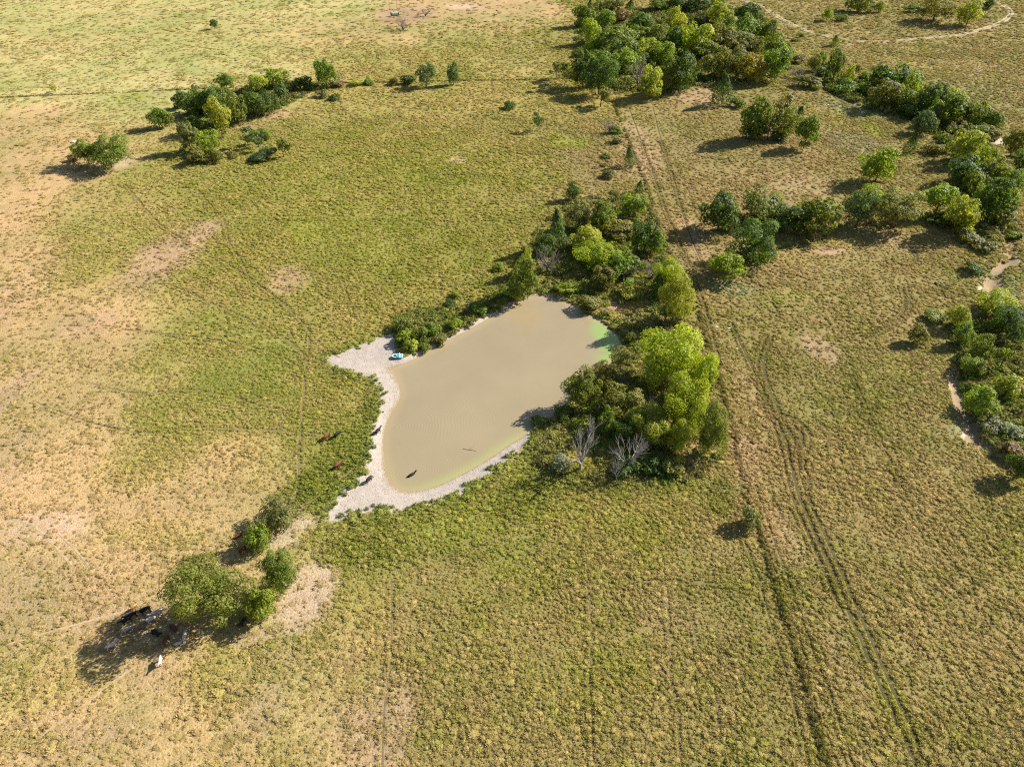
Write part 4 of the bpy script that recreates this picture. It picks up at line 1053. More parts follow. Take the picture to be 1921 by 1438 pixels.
 (1164,360,1216,408,'plume','bri','bright green fan shaped tree at the upper right of the grove',UP),
 (1104,384,1150,428,'plume','grn','green tree at the top of the grove left of the fan shaped one',UP),
 (1126,408,1160,438,'round','lit','light tree below the green one at the top of the grove',UP),
 (1140,418,1196,448,'shrub','olv','low olive scrub in the middle of the grove',UP),
 (1188,412,1234,476,'plume','drk','dark tree at the right edge of the grove beside the fence row',UP),
 (1214,436,1246,474,'plume','bri','bright branch-like tree at the right edge of the grove beside the dark one',UP),
 (1135,474,1208,530,'sparse','grn','spreading green tree with visible trunk right of the yellow green one',UP),
 (1140,476,1200,518,'plume','grn','feathery green tree behind the spreading one with visible trunk',UP),
 (1112,500,1152,542,'round','olv','olive yellow tree below the wide yellow green one',UP),
 (1164,530,1206,564,'shrub','lit','light green bush on bare earth right of the pond head',UP),
 (1204,488,1250,524,'bare','gry','greyish twiggy scrub in the right of the grove',UP),
 (1224,488,1287,548,'bigplume','yel','bright green tree at the lower right of the grove, upper one',UP),
 (1238,522,1298,600,'bigplume','lit','tall light green tree at the lower right corner of the grove by the fence row',UP),
 (1222,514,1248,556,'cedar','drk','dark narrow cedar shaded by the bright trees of the grove',UP),
 (1228,562,1272,602,'sparse','gry','pale grey open bush below the bright trees of the grove',UP),
 (1170,614,1192,656,'shrub','mid','green bush on the rocky pond bank by the green scum',None),
 # dam
 (1142,650,1180,690,'oak','gry','grey green tree leaning over the corner with green scum',DM),
 (1192,612,1318,726,'bigplume','yel','largest bright yellow green tree on the dam',DM),
 (1286,664,1352,748,'bigplume','yel','bright tree on the right shoulder of the largest dam tree',DM),
 (1240,704,1340,812,'bigplume','yel','brightest yellow green tree in the middle of the dam grove',DM),
 (1180,760,1262,832,'bigplume','lit','light green tree at the lower left of the bright dam trees',DM),
 (1246,786,1304,848,'bigplume','yel','small bright tree at the lower tip of the dam grove',DM),
 (1308,748,1364,866,'bigplume','mid','tall darker green tree on the fence side of the dam grove',DM),
 (1059,688,1129,766,'oak','mid','round leafy tree at the water edge casting shade on the pond',DM),
 (1108,678,1150,718,'oak','olv','olive tree behind the round leafy water edge tree',DM),
 (1150,682,1190,726,'bare','gry','leafless grey tree between the olive and the bright dam trees',DM),
 (1130,718,1216,792,'oak','olv','wide dark olive tree in the middle of the dam grove',DM),
 (1206,735,1246,775,'bare','gry','leafless shrub left of the brightest dam tree',DM),
 (1118,766,1156,814,'round','grn','small green tree below the wide dark olive one',DM),
 (994,774,1034,802,'shrub','mid','leafy bush hanging over the water at the lower right shore',DM),
 (1036,760,1078,790,'shrub','grn','dark green bush on the dam beside the round leafy tree',DM),
 (1078,780,1118,806,'shrub','lit','light bush above the bleached dead tree',DM),
 (1046,800,1136,892,'dead',None,'big bleached dead tree with spreading white branches on the dam',None),
 (1148,816,1212,884,'dead',None,'second bleached dead tree in the shade of the dam grove',None),
 (1140,860,1176,905,'dead',None,'small bleached dead tree low in the shade below the second one',None),
 (1034,850,1076,890,'shrub','sil','silvery white leaved bush left of the bleached dead tree',None),
 (1150,860,1200,900,'shrub','drk','dark bush in the shade under the small dead tree',DM),
 (1195,845,1250,895,'shrub','drk','dark bush at the lower edge of the dam grove, middle one',DM),
 (1236,855,1282,895,'shrub','olv','olive bush at the lower right edge of the dam grove',DM),
 (1258,852,1285,880,'shrub','lit','small pale bush beside the bare earth at the dam corner',DM),
 (1150,780,1195,830,'round','drk','dark tree between the olive tree and the dead trees',DM),
 (1186,800,1230,850,'shrub','gry','greyish scrub behind the second dead tree',DM),
 # foreground
 (318,1048,452,1176,'bigoak','mid','great spreading oak at the lower left with cattle in its shade',None),
 (482,938,562,992,'oak','gry','dark grey green tree with forked trunk above the bare earth',None),
 (455,986,507,1036,'round','bri','bright green tree just left of the bare earth',None),
 (486,1033,553,1112,'biground','grn','dark green round tree right of the great oak',None),
 (458,1102,522,1166,'round','bri','bright green bushy tree at the right foot of the great oak',None),
 (1386,945,1430,996,'shrub','gry','lone grey green bush on the fence row below the dam',None),
 # north-west bank
 (738,586,780,626,'shrub','mid','green bush at the upper left of the pond bank shrubs',None),
 (738,612,776,648,'shrub','bri','bright bush on the left edge of the pond bank shrubs',None),
 (768,608,806,648,'shrub','mid','green bush in the middle of the pond bank shrubs',None),
 (756,634,788,662,'shrub','lit','light green bush directly behind the boat',None),
 (782,640,808,662,'shrub','mid','low green bush on the bank right of the boat',None),
 (794,596,826,634,'shrub','grn','dark green bush in the middle of the pond bank with a long shadow',None),
 (806,622,840,650,'shrub','olv','olive bush on the pale bank strip, lower of two',None),
 (836,596,868,622,'shrub','bri','bright bush on the pale bank strip, upper of two',None),
 (846,544,866,562,'shrub','bri','tiny yellow green bush in the grass above the bank',None),
 (832,560,858,578,'shrub','drk','small dark bush beside the tiny yellow green one above the bank',None),
 (878,564,920,592,'shrub','grn','round green bush on the bank near the leafy corner tree',None),
 # top
 (733,36,778,52,'bare','brn','low dark brush pile on red earth below the storage tank',None),
 (784,15,812,29,'bare','brn','small dark brush pile on red earth right of the storage tank',None),
 # top right
 (1590,-4,1640,18,'round','mid','wide tree at the top edge over the dark cut bank',None),
 (1638,4,1661,23,'round','lit','light tree right of the wide one at the top edge',None),
 (1698,8,1732,26,'shrub','mid','green bush at the top edge, left of the brownish tree',None),
 (1722,0,1792,36,'oak','olv','broad brownish olive tree near the top right corner',None),
 (1798,4,1842,46,'plume','lit','tall leaning light green tree inside the road bend at the top right',None),
 (1845,-2,1868,16,'round','drk','dark small tree at the top edge by the road bend',None),
 (1543,16,1563,38,'round','bri','small bright tree above the dirt road, left of two',None),
 (1566,24,1592,42,'shrub','mid','small slanting bush above the dirt road, right of two',None),
]
for a in T: tree(*a)
# ------------------------------------------------------------------ undergrowth inside the groves
def weed_mesh(name, seed, n=90):
    r = np.random.default_rng(seed); d = rand_dirs(r, n); d[:, 2] = np.abs(d[:, 2])
    p = d * (0.55 + .45 * r.random((n, 1))) * np.array([1, 1, .9]); p += (r.random((n, 3)) - .5) * .25; p[:, 2] = np.maximum(p[:, 2], .02)
    D = d + rand_dirs(r, n) * .8; D /= np.linalg.norm(D, axis=1)[:, None]
    v, f = leaf_cards(r, p, D, .22)
    m = mesh(name, v, f, M_GRASS); m.attributes.new('lv', 'FLOAT', 'POINT').data.foreach_set('value', np.repeat(r.random(n), 4).astype(np.float32)); return m
wcol = bpy.data.collections.new('weed_shapes')
for k in range(5): wcol.objects.link(bpy.data.objects.new('weed_%02d' % k, weed_mesh('weed', 500 + k)))
gt2 = gt.copy(); gt2.name = 'scatter_weeds'
next(n_ for n_ in gt2.nodes if n_.type == 'COLLECTION_INFO').inputs['Collection'].default_value = wcol
GROVES = [  # (polygon in photograph pixels, spacing in metres, size, label)
    ([(985, 835), (1010, 800), (1060, 760), (1130, 680), (1190, 640), (1330, 690), (1362, 860), (1290, 905), (1150, 925), (1040, 905), (1000, 900)], 1.25, .95, 'rank green undergrowth between the trees on the pond dam'),
    ([(930, 560), (1000, 440), (1060, 380), (1160, 360), (1215, 370), (1250, 470), (1300, 570), (1285, 610), (1205, 650), (1172, 640), (1125, 590), (1055, 548), (1000, 548), (960, 566)], 1.5, 1.25, 'undergrowth between the trees of the grove above the pond'),
    ([(1085, 30), (1180, 20), (1330, 5), (1430, 30), (1470, 80), (1480, 140), (1380, 160), (1300, 165), (1230, 178), (1100, 165), (1080, 120)], 2.5, 2.3, 'undergrowth between the trees of the thicket at the top'),
    ([(325, 205), (400, 172), (540, 152), (640, 158), (590, 172), (520, 206), (430, 240), (400, 285), (340, 300), (350, 235)], 2.2, 1.7, 'undergrowth below the trees of the north-west thicket'),
    ([(1520, 110), (1600, 150), (1660, 150), (1780, 175), (1850, 240), (1880, 340), (1890, 420), (1860, 470), (1800, 430), (1790, 330), (1740, 225), (1640, 205), (1540, 165)], 2.0, 2.4, 'scrub lining the creek on the right'),
    ([(1770, 610), (1850, 590), (1930, 600), (1930, 860), (1850, 830), (1825, 780), (1812, 740), (1800, 690)], 1.5, 1.25, 'grey green scrub filling the gully at the right edge'),
    ([(737, 632), (742, 592), (800, 578), (860, 578), (950, 540), (962, 560), (905, 598), (832, 638), (772, 668), (746, 666)], 1.0, .85, 'lush low weeds on the pond bank behind the boat'),
    ([(1380, 400), (1560, 405), (1700, 400), (1800, 410), (1830, 440), (1700, 424), (1560, 440), (1460, 480), (1380, 500), (1340, 520), (1340, 440)], 2.4, 1.0, 'low scrub under the row of trees right of the fence line'),
]
for poly, sp_, sz_, lab in GROVES:
    pw = line(poly); x0_, y0_ = pw.min(0); x1_, y1_ = pw.max(0)
    X, Y = jitter_grid(x0_, x1_, y0_, y1_, sp_, .6)
    k_ = inside(X, Y, pw) & (RNG.random(X.size) < np.clip(fbm(X / 7, Y / 7, 130, 3) * 2.6 - .45, 0, 1)) & (seg_dist(X, Y, FENCE_ROW) > .5)
    k_ &= (sdf(X, Y, WATER) < -1.2) & (sdf(X, Y, SAND) < -.3) & (np.hypot(X - at(752, 664).x, Y - at(752, 664).y) > 3.2) & (np.hypot(X - at(1085, 870).x, Y - at(1085, 870).y) > 4.5)
    X, Y = X[k_], Y[k_]; n = len(X)
    m = bpy.data.meshes.new('undergrowth'); m.vertices.add(n)
    m.vertices.foreach_set('co', np.stack([X, Y, ground_z(X, Y) - .05], 1).astype(np.float32).ravel())
    s_ = sz_ * (0.5 + .9 * RNG.random(n))
    vec_attr(m, 'spin', np.stack([0 * X, 0 * X, RNG.random(n) * 6.283], 1)); vec_attr(m, 'size', np.stack([s_, s_, s_ * (.5 + .6 * RNG.random(n))], 1))
    m.attributes.new('variant', 'INT', 'POINT').data.foreach_set('value', RNG.integers(0, 5, n).astype(np.int32))
    q = np.clip((fbm(X / 5, Y / 5, 140) - .35) * 3, 0, 1)[:, None]
    tn = np.array([.16, .205, .035]) * q + np.array([.23, .21, .07]) * (1 - q)
    color_attr(m, 'tint', tn * (.7 + .7 * RNG.random((n, 1)))); m.materials.append(M_GRASS)
    o = tag(link('undergrowth', m), lab, 'undergrowth', kind='stuff'); o.modifiers.new('scatter', 'NODES').node_group = gt2

# ------------------------------------------------------------------ rush clumps standing clear on the pale shore
RUSH = [tuft_mesh('rush_clump', 620 + k, 60, .50, .62, .035) for k in range(3)]
M_RUSH = plain('rushes', (0.13, 0.165, 0.04), 0.8, 0.15, 0.35, 3)
for m in RUSH: m.materials[0] = M_RUSH
SPOTS = [(640,968),(655,958),(672,962),(688,955),(700,948),(712,950),(722,952),(736,951),(706,955),(765,955),(790,948),(797,944),(811,940),(835,933),(858,922),(873,908),(885,905),(916,878),(922,874),(950,856),
         (685,852),(692,842),(700,838),(668,908),(655,915),(648,928),(640,925),(645,700),(655,703),(668,707),(676,702),(684,712),(690,708),(700,717),(706,712),(716,730),(720,738),(640,694),(628,692),(716,752),(600,962),(612,958),(622,952),(606,972),(630,945)]
for i, (x, y) in enumerate(SPOTS):
    p = at(x, y); rr = random.Random(i)
    o = link('rush_clump', RUSH[i % 3]); s = rr.uniform(.75, 1.35); o.scale = (s, s, s * rr.uniform(.8, 1.2)); o.rotation_euler.z = rr.random() * 6
    o.location = (p.x, p.y, gz(p.x, p.y))
    tag(o, 'dark green rush clump standing clear on the pale pond shore', 'rushes', 'rush clumps on the pale shore')

# ------------------------------------------------------------------ stones
def rock_mesh(name, seed, mat):
    r = random.Random(seed); V, Fc = [], []
    for j, (z, q) in enumerate(((-.3, .8), (.05, 1.0), (.38, .85), (.6, .45))):
        for k in range(7):
            a = 6.283 * k / 7 + r.uniform(-.25, .25); w = q * r.uniform(.72, 1.15); V.append((w * math.cos(a), w * math.sin(a) * .8, z + r.uniform(-.08, .08)))
    for j in range(3):
        for k in range(7): Fc.append((j * 7 + k, j * 7 + (k + 1) % 7, (j + 1) * 7 + (k + 1) % 7, (j + 1) * 7 + k))
    Fc.append(tuple(21 + k for k in range(7))); return mesh(name, V, Fc, mat)
ROCK = [rock_mesh('shore_rock', k, M_STONE) for k in range(5)]
WROCK = [rock_mesh('pale_rock', 20 + k, M_WSTONE) for k in range(3)]
shore = smooth(line([(1090, 582), (1112, 594), (1140, 612), (1160, 635), (1168, 652)]), 10)
for i in range(34):
    q = shore[int(len(shore) * random.Random(i).random())]; rr = random.Random(50 + i)
    x, y = q[0] + rr.uniform(-.1, 1.3), q[1] + rr.uniform(-.2, .8); o = link('shore_rock', ROCK[i % 5]); s = rr.uniform(.2, .55)
    o.scale = (s, s * rr.uniform(.6, 1), s * .7); o.rotation_euler.z = rr.random() * 6; o.location = (x, y, gz(x, y) + .02)
    tag(o, 'dark stone in the rubble along the pond edge by the green scum', 'stone', 'dark stones by the green scum')
for x, y, s, lab in ((1367, 616, .55, 'larger pale stone in the weeds beside the wheel tracks'), (1382, 654, .42, 'small white stone beside the wheel tracks below the larger one'), (1344, 613, .45, 'dull pale stone half hidden in weeds left of the larger one'), (1344, 783, .4, 'pale stone at the edge of the fence row beside the dam grove'), (139, 267, 1.3, 'white rock beside the far left clump of trees'), (1553, 198, .8, 'pale rock on the meadow below the creek head')):
    p = at(x, y); o = link('pale_rock', WROCK[x % 3]); o.scale = (s * 1.2, s, s * .8); o.location = (p.x, p.y, gz(p.x, p.y)); tag(o, lab, 'stone')

# ------------------------------------------------------------------ fallen wood
def log(name, pts, rad, mat, label, cat, knots=2):
    P = [at(*q) for q in pts]; V, Fc = [], []
    Q = []
    for p in P: Q.append(Vector((p.x, p.y, max(gz(p.x, p.y), WATER_Z) + rad * .7)))
    o0 = Q[0].copy(); Q = [q - o0 for q in Q]
    tube(V, Fc, Q, [rad * (1 - .5 * i / max(len(Q) - 1, 1)) for i in range(len(Q))], 7)
    o = link(name, None); o.location = o0; tag(o, label, cat)
    link('stem', mesh('stem', V, Fc, mat, True), o)
    rr = random.Random(len(label))
    for k in range(knots):
        a = Q[0].lerp(Q[-1], .3 + .5 * k / max(knots, 1)); d = (Q[-1] - Q[0]).normalized(); s = Vector((-d.y, d.x, .35)) * (1 if k % 2 else -1)
        V2, F2 = [], []; ln = (Q[-1] - Q[0]).length * rr.uniform(.2, .35)
        tube(V2, F2, [a, a + (d * .6 + s) * ln * .5, a + (d + s) * ln], [rad * .5, rad * .35, rad * .12], 5)
        link('branch', mesh('branch', V2, F2, mat, True), o)
    return o
log('floating_branch', [(868, 839), (884, 841), (893, 843)], .05, M_BARK, 'dark branch floating on the pond near the lower right shore', 'branch', 3)
log('fallen_log', [(1753, 531), (1768, 538), (1790, 544)], .35, M_BARK, 'dark fallen log lying in the grass left of the gully', 'log', 2)
log('fallen_branch', [(1226, 905), (1216, 890), (1204, 878)], .16, M_DEAD, 'bleached fallen branch at the lower edge of the dam grove', 'branch', 4)
log('fallen_branch', [(1240, 870), (1232, 868), (1222, 876)], .12, M_DEAD, 'short bleached branch among dark bushes right of the second dead tree', 'branch', 2)
log('fallen_branch', [(1440, 475), (1448, 480), (1462, 484)], .10, M_DEAD, 'pale branch on the grass below the very dark tree', 'branch', 2)

# ------------------------------------------------------------------ cattle
def skin(name, V, E, R, root, sub=1):
    m = bpy.data.meshes.new(name); m.from_pydata(V, E, [])
    o = bpy.data.objects.new(name, m); C.objects.link(o)
    md = o.modifiers.new('skin', 'SKIN'); md.use_smooth_shade = True
    for i, sv in enumerate(m.skin_vertices[0].data):
        r = R[i]; sv.radius = r if isinstance(r, tuple) else (r, r); sv.use_root = (i == root)
    s = o.modifiers.new('sub', 'SUBSURF'); s.levels = s.render_levels = sub
    dg = bpy.context.evaluated_depsgraph_get(); dg.update()
    out = bpy.data.meshes.new_from_object(o.evaluated_get(dg)); out.name = name
    bpy.data.objects.remove(o); bpy.data.meshes.remove(m)
    out.polygons.foreach_set('use_smooth', [True] * len(out.polygons)); return out

def cow_mesh(pose):
    lie = pose == 'lie'; dz = -.62 if lie else 0
    V = [(-.82, 0, 1.22), (-.45, 0, 1.12), (0, 0, 1.06), (.42, 0, 1.10), (.66, 0, 1.18)]            # rump to withers
    R = [(.25, .27), (.31, .33), (.34, .38), (.30, .35), (.22, .27)]
    E = [(0, 1), (1, 2), (2, 3), (3, 4)]
    if pose == 'graze': hd = [(.92, 0, .95, .16), (1.12, 0, .58, .12), (1.24, 0, .36, .125), (1.36, 0, .14, .085)]
    elif pose == 'lie': hd = [(.92, 0, 1.36, .16), (1.08, .05, 1.52, .12), (1.24, .12, 1.50, .12), (1.42, .2, 1.38, .08)]
    else: hd = [(.92, 0, 1.34, .16), (1.10, 0, 1.50, .12), (1.27, 0, 1.50, .125), (1.48, 0, 1.36, .085)]
    p = 4
    for x, y, z, r in hd:
        V.append((x, y, z)); R.append(r); E.append((p, len(V) - 1)); p = len(V) - 1
    head = p - 1; hx, hy, hz = V[head]
    for s in (-1, 1):
        V.append((hx - .06, hy + s * .22, hz + .08)); R.append(.04); E.append((head, len(V) - 1))
    for s in (-1, 1):
        if lie:
            legs = [((3, .42, .25, .86), [(.62, s * .30, .72), (.90, s * .26, .70), (.70, s * .34, .66)]), ((0, -.62, .25, .9), [(-.35, s * .40, .74), (-.10, s * .42, .68), (-.42, s * .46, .66)])]
        else:
            legs = [((3, .46, .17, .74), [(.46, s * .17, .72), (.48, s * .17, .40), (.47, s * .17, .03)]), ((0, -.70, .18, .8), [(-.66, s * .18, .80), (-.82, s * .18, .42), (-.76, s * .18, .03)])]
        for (a, *_), ch in legs:
            p = a
            for k, c in enumerate(ch):
                V.append(c); R.append((.13, .085, .065)[k] if a == 3 else (.16, .09, .065)[k]); E.append((p, len(V) - 1)); p = len(V) - 1
    p = 0
    for k, c in enumerate([(-1.06, 0, 1.22), (-1.12, .02, .92), (-1.12, .03, .55)]):
        V.append(c); R.append((.05, .03, .045)[k]); E.append((p, len(V) - 1)); p = len(V) - 1
    V = [(x, y, z + dz) for x, y, z in V]
    return skin('cow_' + pose, V, E, R, 2)

def mat_hide(name, a, b, thr, sc=1.6):
    m, nt, out = new_mat(name); bs = N(nt, 'ShaderNodeBsdfPrincipled'); bs.inputs['Roughness'].default_value = .6; bs.inputs['Specular IOR Level'].default_value = .25
    tc = N(nt, 'ShaderNodeTexCoord').outputs['Object']; n = noise(nt, sc, 2, .5, tc)
    c = mixc(nt, 'MIX', ramp(nt, n, [(thr, 0.0), (thr + .04, 1.0)]), (*a, 1), (*b, 1))
    c = mixc(nt, 'MULTIPLY', 1.0, c, ramp(nt, noise(nt, 9, 4, .6, tc), [(.3, .8), (.7, 1.1)]))
    L(nt, c, bs.inputs['Base Color']); L(nt, bs.outputs[0], out.inputs[0]); return m
HIDE = {'black': mat_hide('black_hide', (.012, .011, .011), (.02, .016, .014), .6), 'red': mat_hide('red_hide', (.15, .042, .02), (.18, .055, .026), .5), 'redwhite': mat_hide('red_and_white_hide', (.15, .042, .02), (.6, .55, .48), .62, 1.1),
        'white': mat_hide('white_hide', (.52, .47, .41), (.4, .34, .29), .62), 'grey': mat_hide('grey_hide', (.36, .33, .31), (.5, .46, .42), .5), 'brown': mat_hide('brown_hide', (.09, .035, .02), (.12, .05, .03), .5),
        'tan': mat_hide('tan_hide', (.48, .24, .10), (.56, .34, .18), .55), 'dun': mat_hide('dun_hide', (.17, .12, .10), (.22, .17, .14), .5), 'blackwhite': mat_hide('black_and_white_hide', (.015, .014, .014), (.66, .6, .54), .64, 1.3)}
COWS = {p: cow_mesh(p) for p in ('stand', 'graze', 'lie')}
COWM = {}
def cow(tail, head, pose, hide, label, scale=1.0, group=None, sink=0.0):
    a, b = at(*tail, 1.0), at(*head, 1.0); c = (a + b) / 2
    if (pose, hide) not in COWM:
        m = COWS[pose].copy(); m.materials.clear(); m.materials.append(HIDE[hide]); COWM[pose, hide] = m
    o = link('cow', COWM[pose, hide]); o.location = (c.x, c.y, gz(c.x, c.y) - sink - .01); o.rotation_euler.z = math.atan2(b.y - a.y, b.x - a.x); o.scale = (scale,) * 3
    return tag(o, label, 'cow', group)
SH = 'cattle resting in the shade of the great oak'; PO = 'cattle around the pond'
cow((764, 886), (778, 878), 'stand', 'black', 'black cow wading in the pond', 1.08, PO, .25)
cow((687, 901), (698, 891), 'graze', 'blackwhite', 'dark cow with pale legs on the white shore below the wading one', 1.0, PO)
cow((703, 810), (715, 800), 'stand', 'black', 'black cow at the edge of the pale shore about to drink', 1.0, PO)
cow((618, 812), (606, 823), 'graze', 'redwhite', 'red cow with a white face grazing left of the pond', 1.05, PO)
cow((626, 818), (638, 808), 'graze', 'black', 'black cow grazing just right of the red white-faced one', 1.0, PO)
cow((626, 877), (640, 867), 'graze', 'red', 'plain red cow grazing among the sedge below the other grazers', 1.05, PO)
cow((303, 1143), (283, 1154), 'stand', 'grey', 'large pale grey cow standing beside the left edge of the oak crown', 1.15, SH)
cow((292, 1156), (272, 1164), 'stand', 'white', 'off-white cow just below the large pale grey one', 1.05, SH)
cow((245, 1174), (229, 1183), 'graze', 'grey', 'light grey cow grazing in the middle of the oak shadow', .95, SH)
cow((199, 1213), (217, 1204), 'stand', 'white', 'cream coloured cow at the outer tip of the oak shadow', 1.0, SH)
cow((300, 1231), (298, 1244), 'stand', 'white', 'white cow facing the camera alone below the oak shadow', .95, SH)
cow((348, 1184), (344, 1198), 'graze', 'grey', 'pale grey cow at the foot of the oak seen from behind', 1.0, SH)
cow((325, 1203), (337, 1199), 'lie', 'white', 'white calf lying at the lower edge of the oak shade', .75, SH)
cow((314, 1192), (305, 1207), 'stand', 'brown', 'dark red-brown cow left of the lying white calf', 1.05, SH)
cow((281, 1138), (260, 1148), 'stand', 'black', 'black cow at the upper edge of the oak shade', 1.1, SH)
cow((253, 1148), (236, 1157), 'stand', 'black', 'black cow, upper of two side by side in the oak shade', 1.05, SH)
cow((243, 1156), (227, 1166), 'stand', 'black', 'black cow, lower and further left of two side by side', 1.0, SH)
cow((281, 1177), (299, 1186), 'lie', 'black', 'black cow lying in the deepest shade of the oak', 1.05, SH)
cow((318, 1166), (328, 1178), 'lie', 'brown', 'brown cow lying under the left boughs of the oak', 1.0, SH)
cow((255, 1130), (244, 1139), 'stand', 'tan', 'sunlit tan calf at the top edge of the oak shadow', .72, SH)
cow((271, 1167), (260, 1173), 'lie', 'dun', 'dun calf lying between the off-white and the light grey cow', .75, SH)
cow((449, 1034), (462, 1024), 'stand', 'red', 'red cow in the shade left of the small bright green tree', 1.0)
cow((458, 1159), (451, 1170), 'stand', 'blackwhite', 'black and white cow between the great oak and the bushy tree', .95)
cow((440, 1004), (452, 998), 'lie', 'red', 'red cow lying in the shadow of the forked grey green tree', .9)

# ------------------------------------------------------------------ pedal boat
M_RIM = plain('pale_blue_plastic', (0.45, 0.82, 0.88), .35, .5, .12, 2); M_HULL = plain('dark_teal_plastic', (0.02, 0.10, 0.13), .4, .5, .2, 2); M_DARK = plain('boat_well_shade', (0.015, 0.03, 0.035), .5, .4, .2, 2)
def prism(name, outline, z0, z1, mat, parent, taper=1.0, hole=None):
    n = len(outline); V = [(x * taper, y * taper, z0) for x, y in outline] + [(x, y, z1) for x, y in outline]
    Fc = [(k, (k + 1) % n, n + (k + 1) % n, n + k) for k in range(n)] + [tuple(range(n))[::-1]]
    if hole is None: Fc.append(tuple(n + k for k in range(n)))
    else:
        V += [(x * hole, y * hole, z1) for x, y in outline] + [(x * hole, y * hole, z1 - .07) for x, y in outline]
        for k in range(n):
            j = (k + 1) % n; Fc.append((n + k, n + j, 2 * n + j, 2 * n + k)); Fc.append((2 * n + k, 2 * n + j, 3 * n + j, 3 * n + k))
    return link(name, mesh(name, V, Fc, mat), parent)
def rrect(cx, cy, hx, hy, r, n=4):
    out = []
    for sx, sy, a0 in ((1, 1, 0), (-1, 1, 90), (-1, -1, 180), (1, -1, 270)):
        for k in range(n + 1):
            a = math.radians(a0 + 90 * k / n); out.append((cx + sx * (hx - r) + r * math.cos(a), cy + sy * (hy - r) + r * math.sin(a)))
    return out
pa, pb = at(740, 673), at(753, 665); pc = (at(738, 668) + at(755, 670)) / 2
bt = link('pedal_boat', None); bt.location = (pc.x, pc.y, gz(pc.x, pc.y) + .03); bt.rotation_euler = (.02, .04, math.atan2(at(756, 668).y - at(738, 671).y, at(756, 668).x - at(738, 671).x) - .25)
tag(bt, 'pale blue pedal boat drawn up on the white shore beside the bushes', 'boat')
hull_o = [(-1.45, -.35), (-1.2, -.72), (-.7, -.86), (1.0, -.86), (1.35, -.78), (1.4, 0), (1.35, .78), (1.0, .86), (-.7, .86), (-1.2, .72), (-1.45, .35), (-1.52, 0)]
prism('hull', hull_o, .0, .36, M_HULL, bt, .86)
prism('rim', [(x * 1.02, y * 1.02) for x, y in hull_o], .362, .47, M_RIM, bt, 1.0, .84)
prism('foot_well_shade', rrect(-.78, 0, .42, .46, .2), .363, .42, M_DARK, bt)  # dark slab on the deck; the well's shade is in its colour
prism('bow_ring', rrect(-.78, 0, .56, .60, .28), .364, .455, M_RIM, bt, 1.0, .78) if False else None
for s in (-1, 1):
    st = prism('seat', rrect(.18, s * .40, .30, .27, .1), .363, .60, M_RIM, bt); prism('seat_back', rrect(.46, s * .40, .07, .26, .05), .60, .98, M_RIM, st)
    prism('pedal_block', rrect(-.24, s * .36, .10, .12, .04), .363, .52, M_RIM, bt)
prism('center_console', rrect(.05, 0, .55, .08, .05), .363, .56, M_RIM, bt)
prism('paddle_housing', rrect(1.0, 0, .20, .34, .1), .363, .62, M_RIM, bt); prism('paddle_slot_shade', rrect(1.0, 0, .11, .22, .06), .621, .64, M_DARK, bt)  # dark cap on the housing, coloured as the shade inside a slot

# ------------------------------------------------------------------ tank, vent pipe and fence at the far side
M_TANK = plain('pale_green_paint', (0.50, 0.54, 0.42), .5, .4, .25, 1.5); M_BLACK = plain('black_paint', (.02, .02, .02), .6, .3, .3, 2); M_POST = plain('weathered_post', (.15, .12, .09), .9, .1, .4, 4); M_STEEL = plain('rusty_pipe', (.10, .07, .055), .7, .3, .4, 4)
tp = at(741, 31); tk = link('storage_tank', None); tk.location = (tp.x, tp.y, gz(tp.x, tp.y)); tk.rotation_euler.z = math.radians(14); tag(tk, 'pale horizontal storage tank with black ends on red earth at the top', 'tank')
def lathe_x(name, prof, mat, parent, sides=18, z=1.45):
    V, Fc = [], []
    for x, r in prof:
        for k in range(sides): a = 6.2832 * k / sides; V.append((x, r * math.cos(a), z + r * math.sin(a)))
    for i in range(len(prof) - 1):
        for k in range(sides): Fc.append((i * sides + k, i * sides + (k + 1) % sides, (i + 1) * sides + (k + 1) % sides, (i + 1) * sides + k))
    Fc.append(tuple(range(sides))); Fc.append(tuple((len(prof) - 1) * sides + k for k in range(sides)))
    return link(name, mesh(name, V, Fc, mat, False), parent)
lathe_x('shell', [(-2.3, 1.2), (2.3, 1.2)], M_TANK, tk)
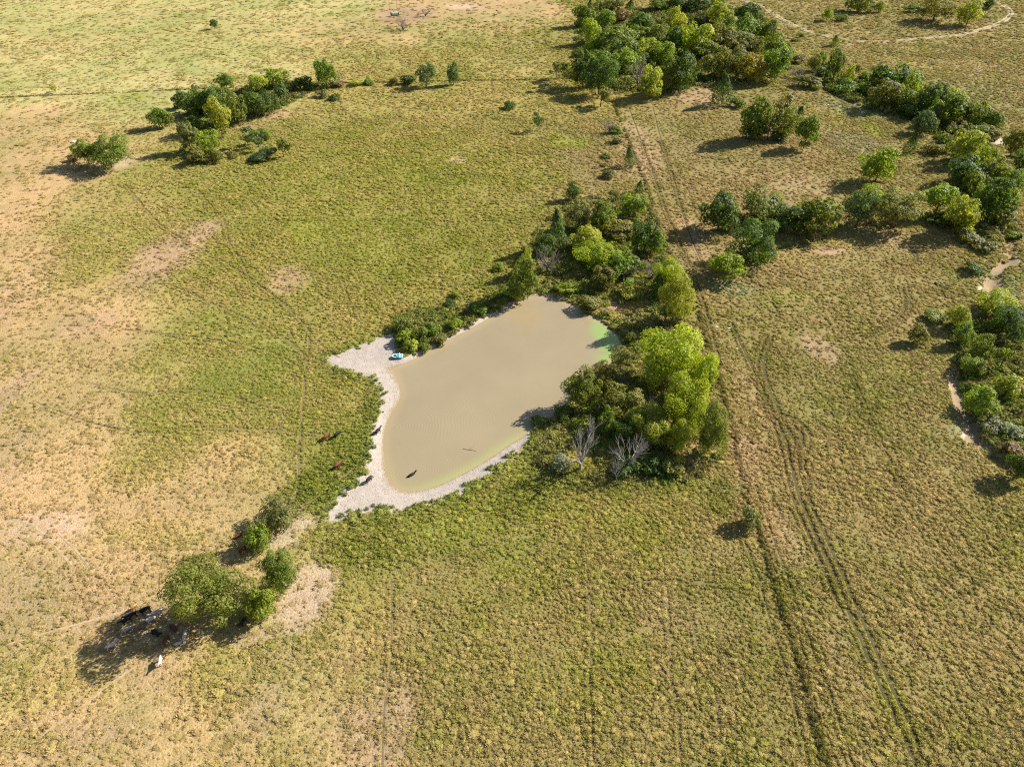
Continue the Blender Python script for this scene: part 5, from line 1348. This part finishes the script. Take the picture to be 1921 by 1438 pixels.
for s in (-1, 1):
    lathe_x('end_cap', [(s * 2.302, 1.22), (s * 2.7, 1.1), (s * 3.0, .6)], M_BLACK, tk)
    prism('saddle', rrect(s * 1.5, 0, .25, .9, .05), -.1, .6, M_BLACK, tk)
V, Fc = [], []; tube(V, Fc, [(0, 0, -.2), (0, 0, .1), (0, 0, 3.2), (0, 0, 6.2)], [.22, .14, .11, .09], 8)
pp = at(745, 19); vp = link('vent_pipe', None); vp.location = (pp.x, pp.y, gz(pp.x, pp.y)); tag(vp, 'thin upright pipe standing behind the storage tank', 'pipe')
link('shaft', mesh('shaft', V, Fc, M_STEEL, True), vp)
V, Fc = [], []; tube(V, Fc, [(0, 0, 6.2), (0, 0, 6.3), (.18, 0, 6.42), (.34, 0, 6.3)], [.12, .12, .11, .1], 8); link('elbow', mesh('elbow', V, Fc, M_STEEL, True), vp)
V, Fc = [], []; tube(V, Fc, [(0, 0, -.2), (0, 0, 1.0), (0, 0, 1.5)], [.13, .12, .07], 7)
gp = at(807, 34); mk = link('marker_post', mesh('marker_post', V, Fc, M_POST, True)); mk.location = (gp.x, gp.y, gz(gp.x, gp.y)); mk.scale = (1, 1, 2.2); tag(mk, 'short dark post in the grass right of the storage tank', 'post')

V, Fc = [], []; tube(V, Fc, [(0, 0, -.2), (0, 0, .6), (0, 0, 1.3), (0, 0, 1.34)], [.085, .08, .075, .03], 6); PM = mesh('post', V, Fc, M_POST, True)
fp = dense(NORTH_FENCE, 5.0); fo = link('wire_fence', None); fo.location = (fp[0][0], fp[0][1], 0); tag(fo, 'long post and wire fence across the top of the pasture', 'fence')
for i, q in enumerate(fp):
    o = link('post', PM, fo); o.location = (q[0] - fp[0][0], q[1] - fp[0][1], gz(*q)); o.rotation_euler = (random.uniform(-.05, .05), random.uniform(-.05, .05), 0)
for h in (.5, .85, 1.2):
    V, Fc = [], []; tube(V, Fc, [(q[0] - fp[0][0], q[1] - fp[0][1], gz(*q) + h) for q in fp], [.012] * len(fp), 4); link('wire', mesh('wire', V, Fc, M_STEEL), fo)
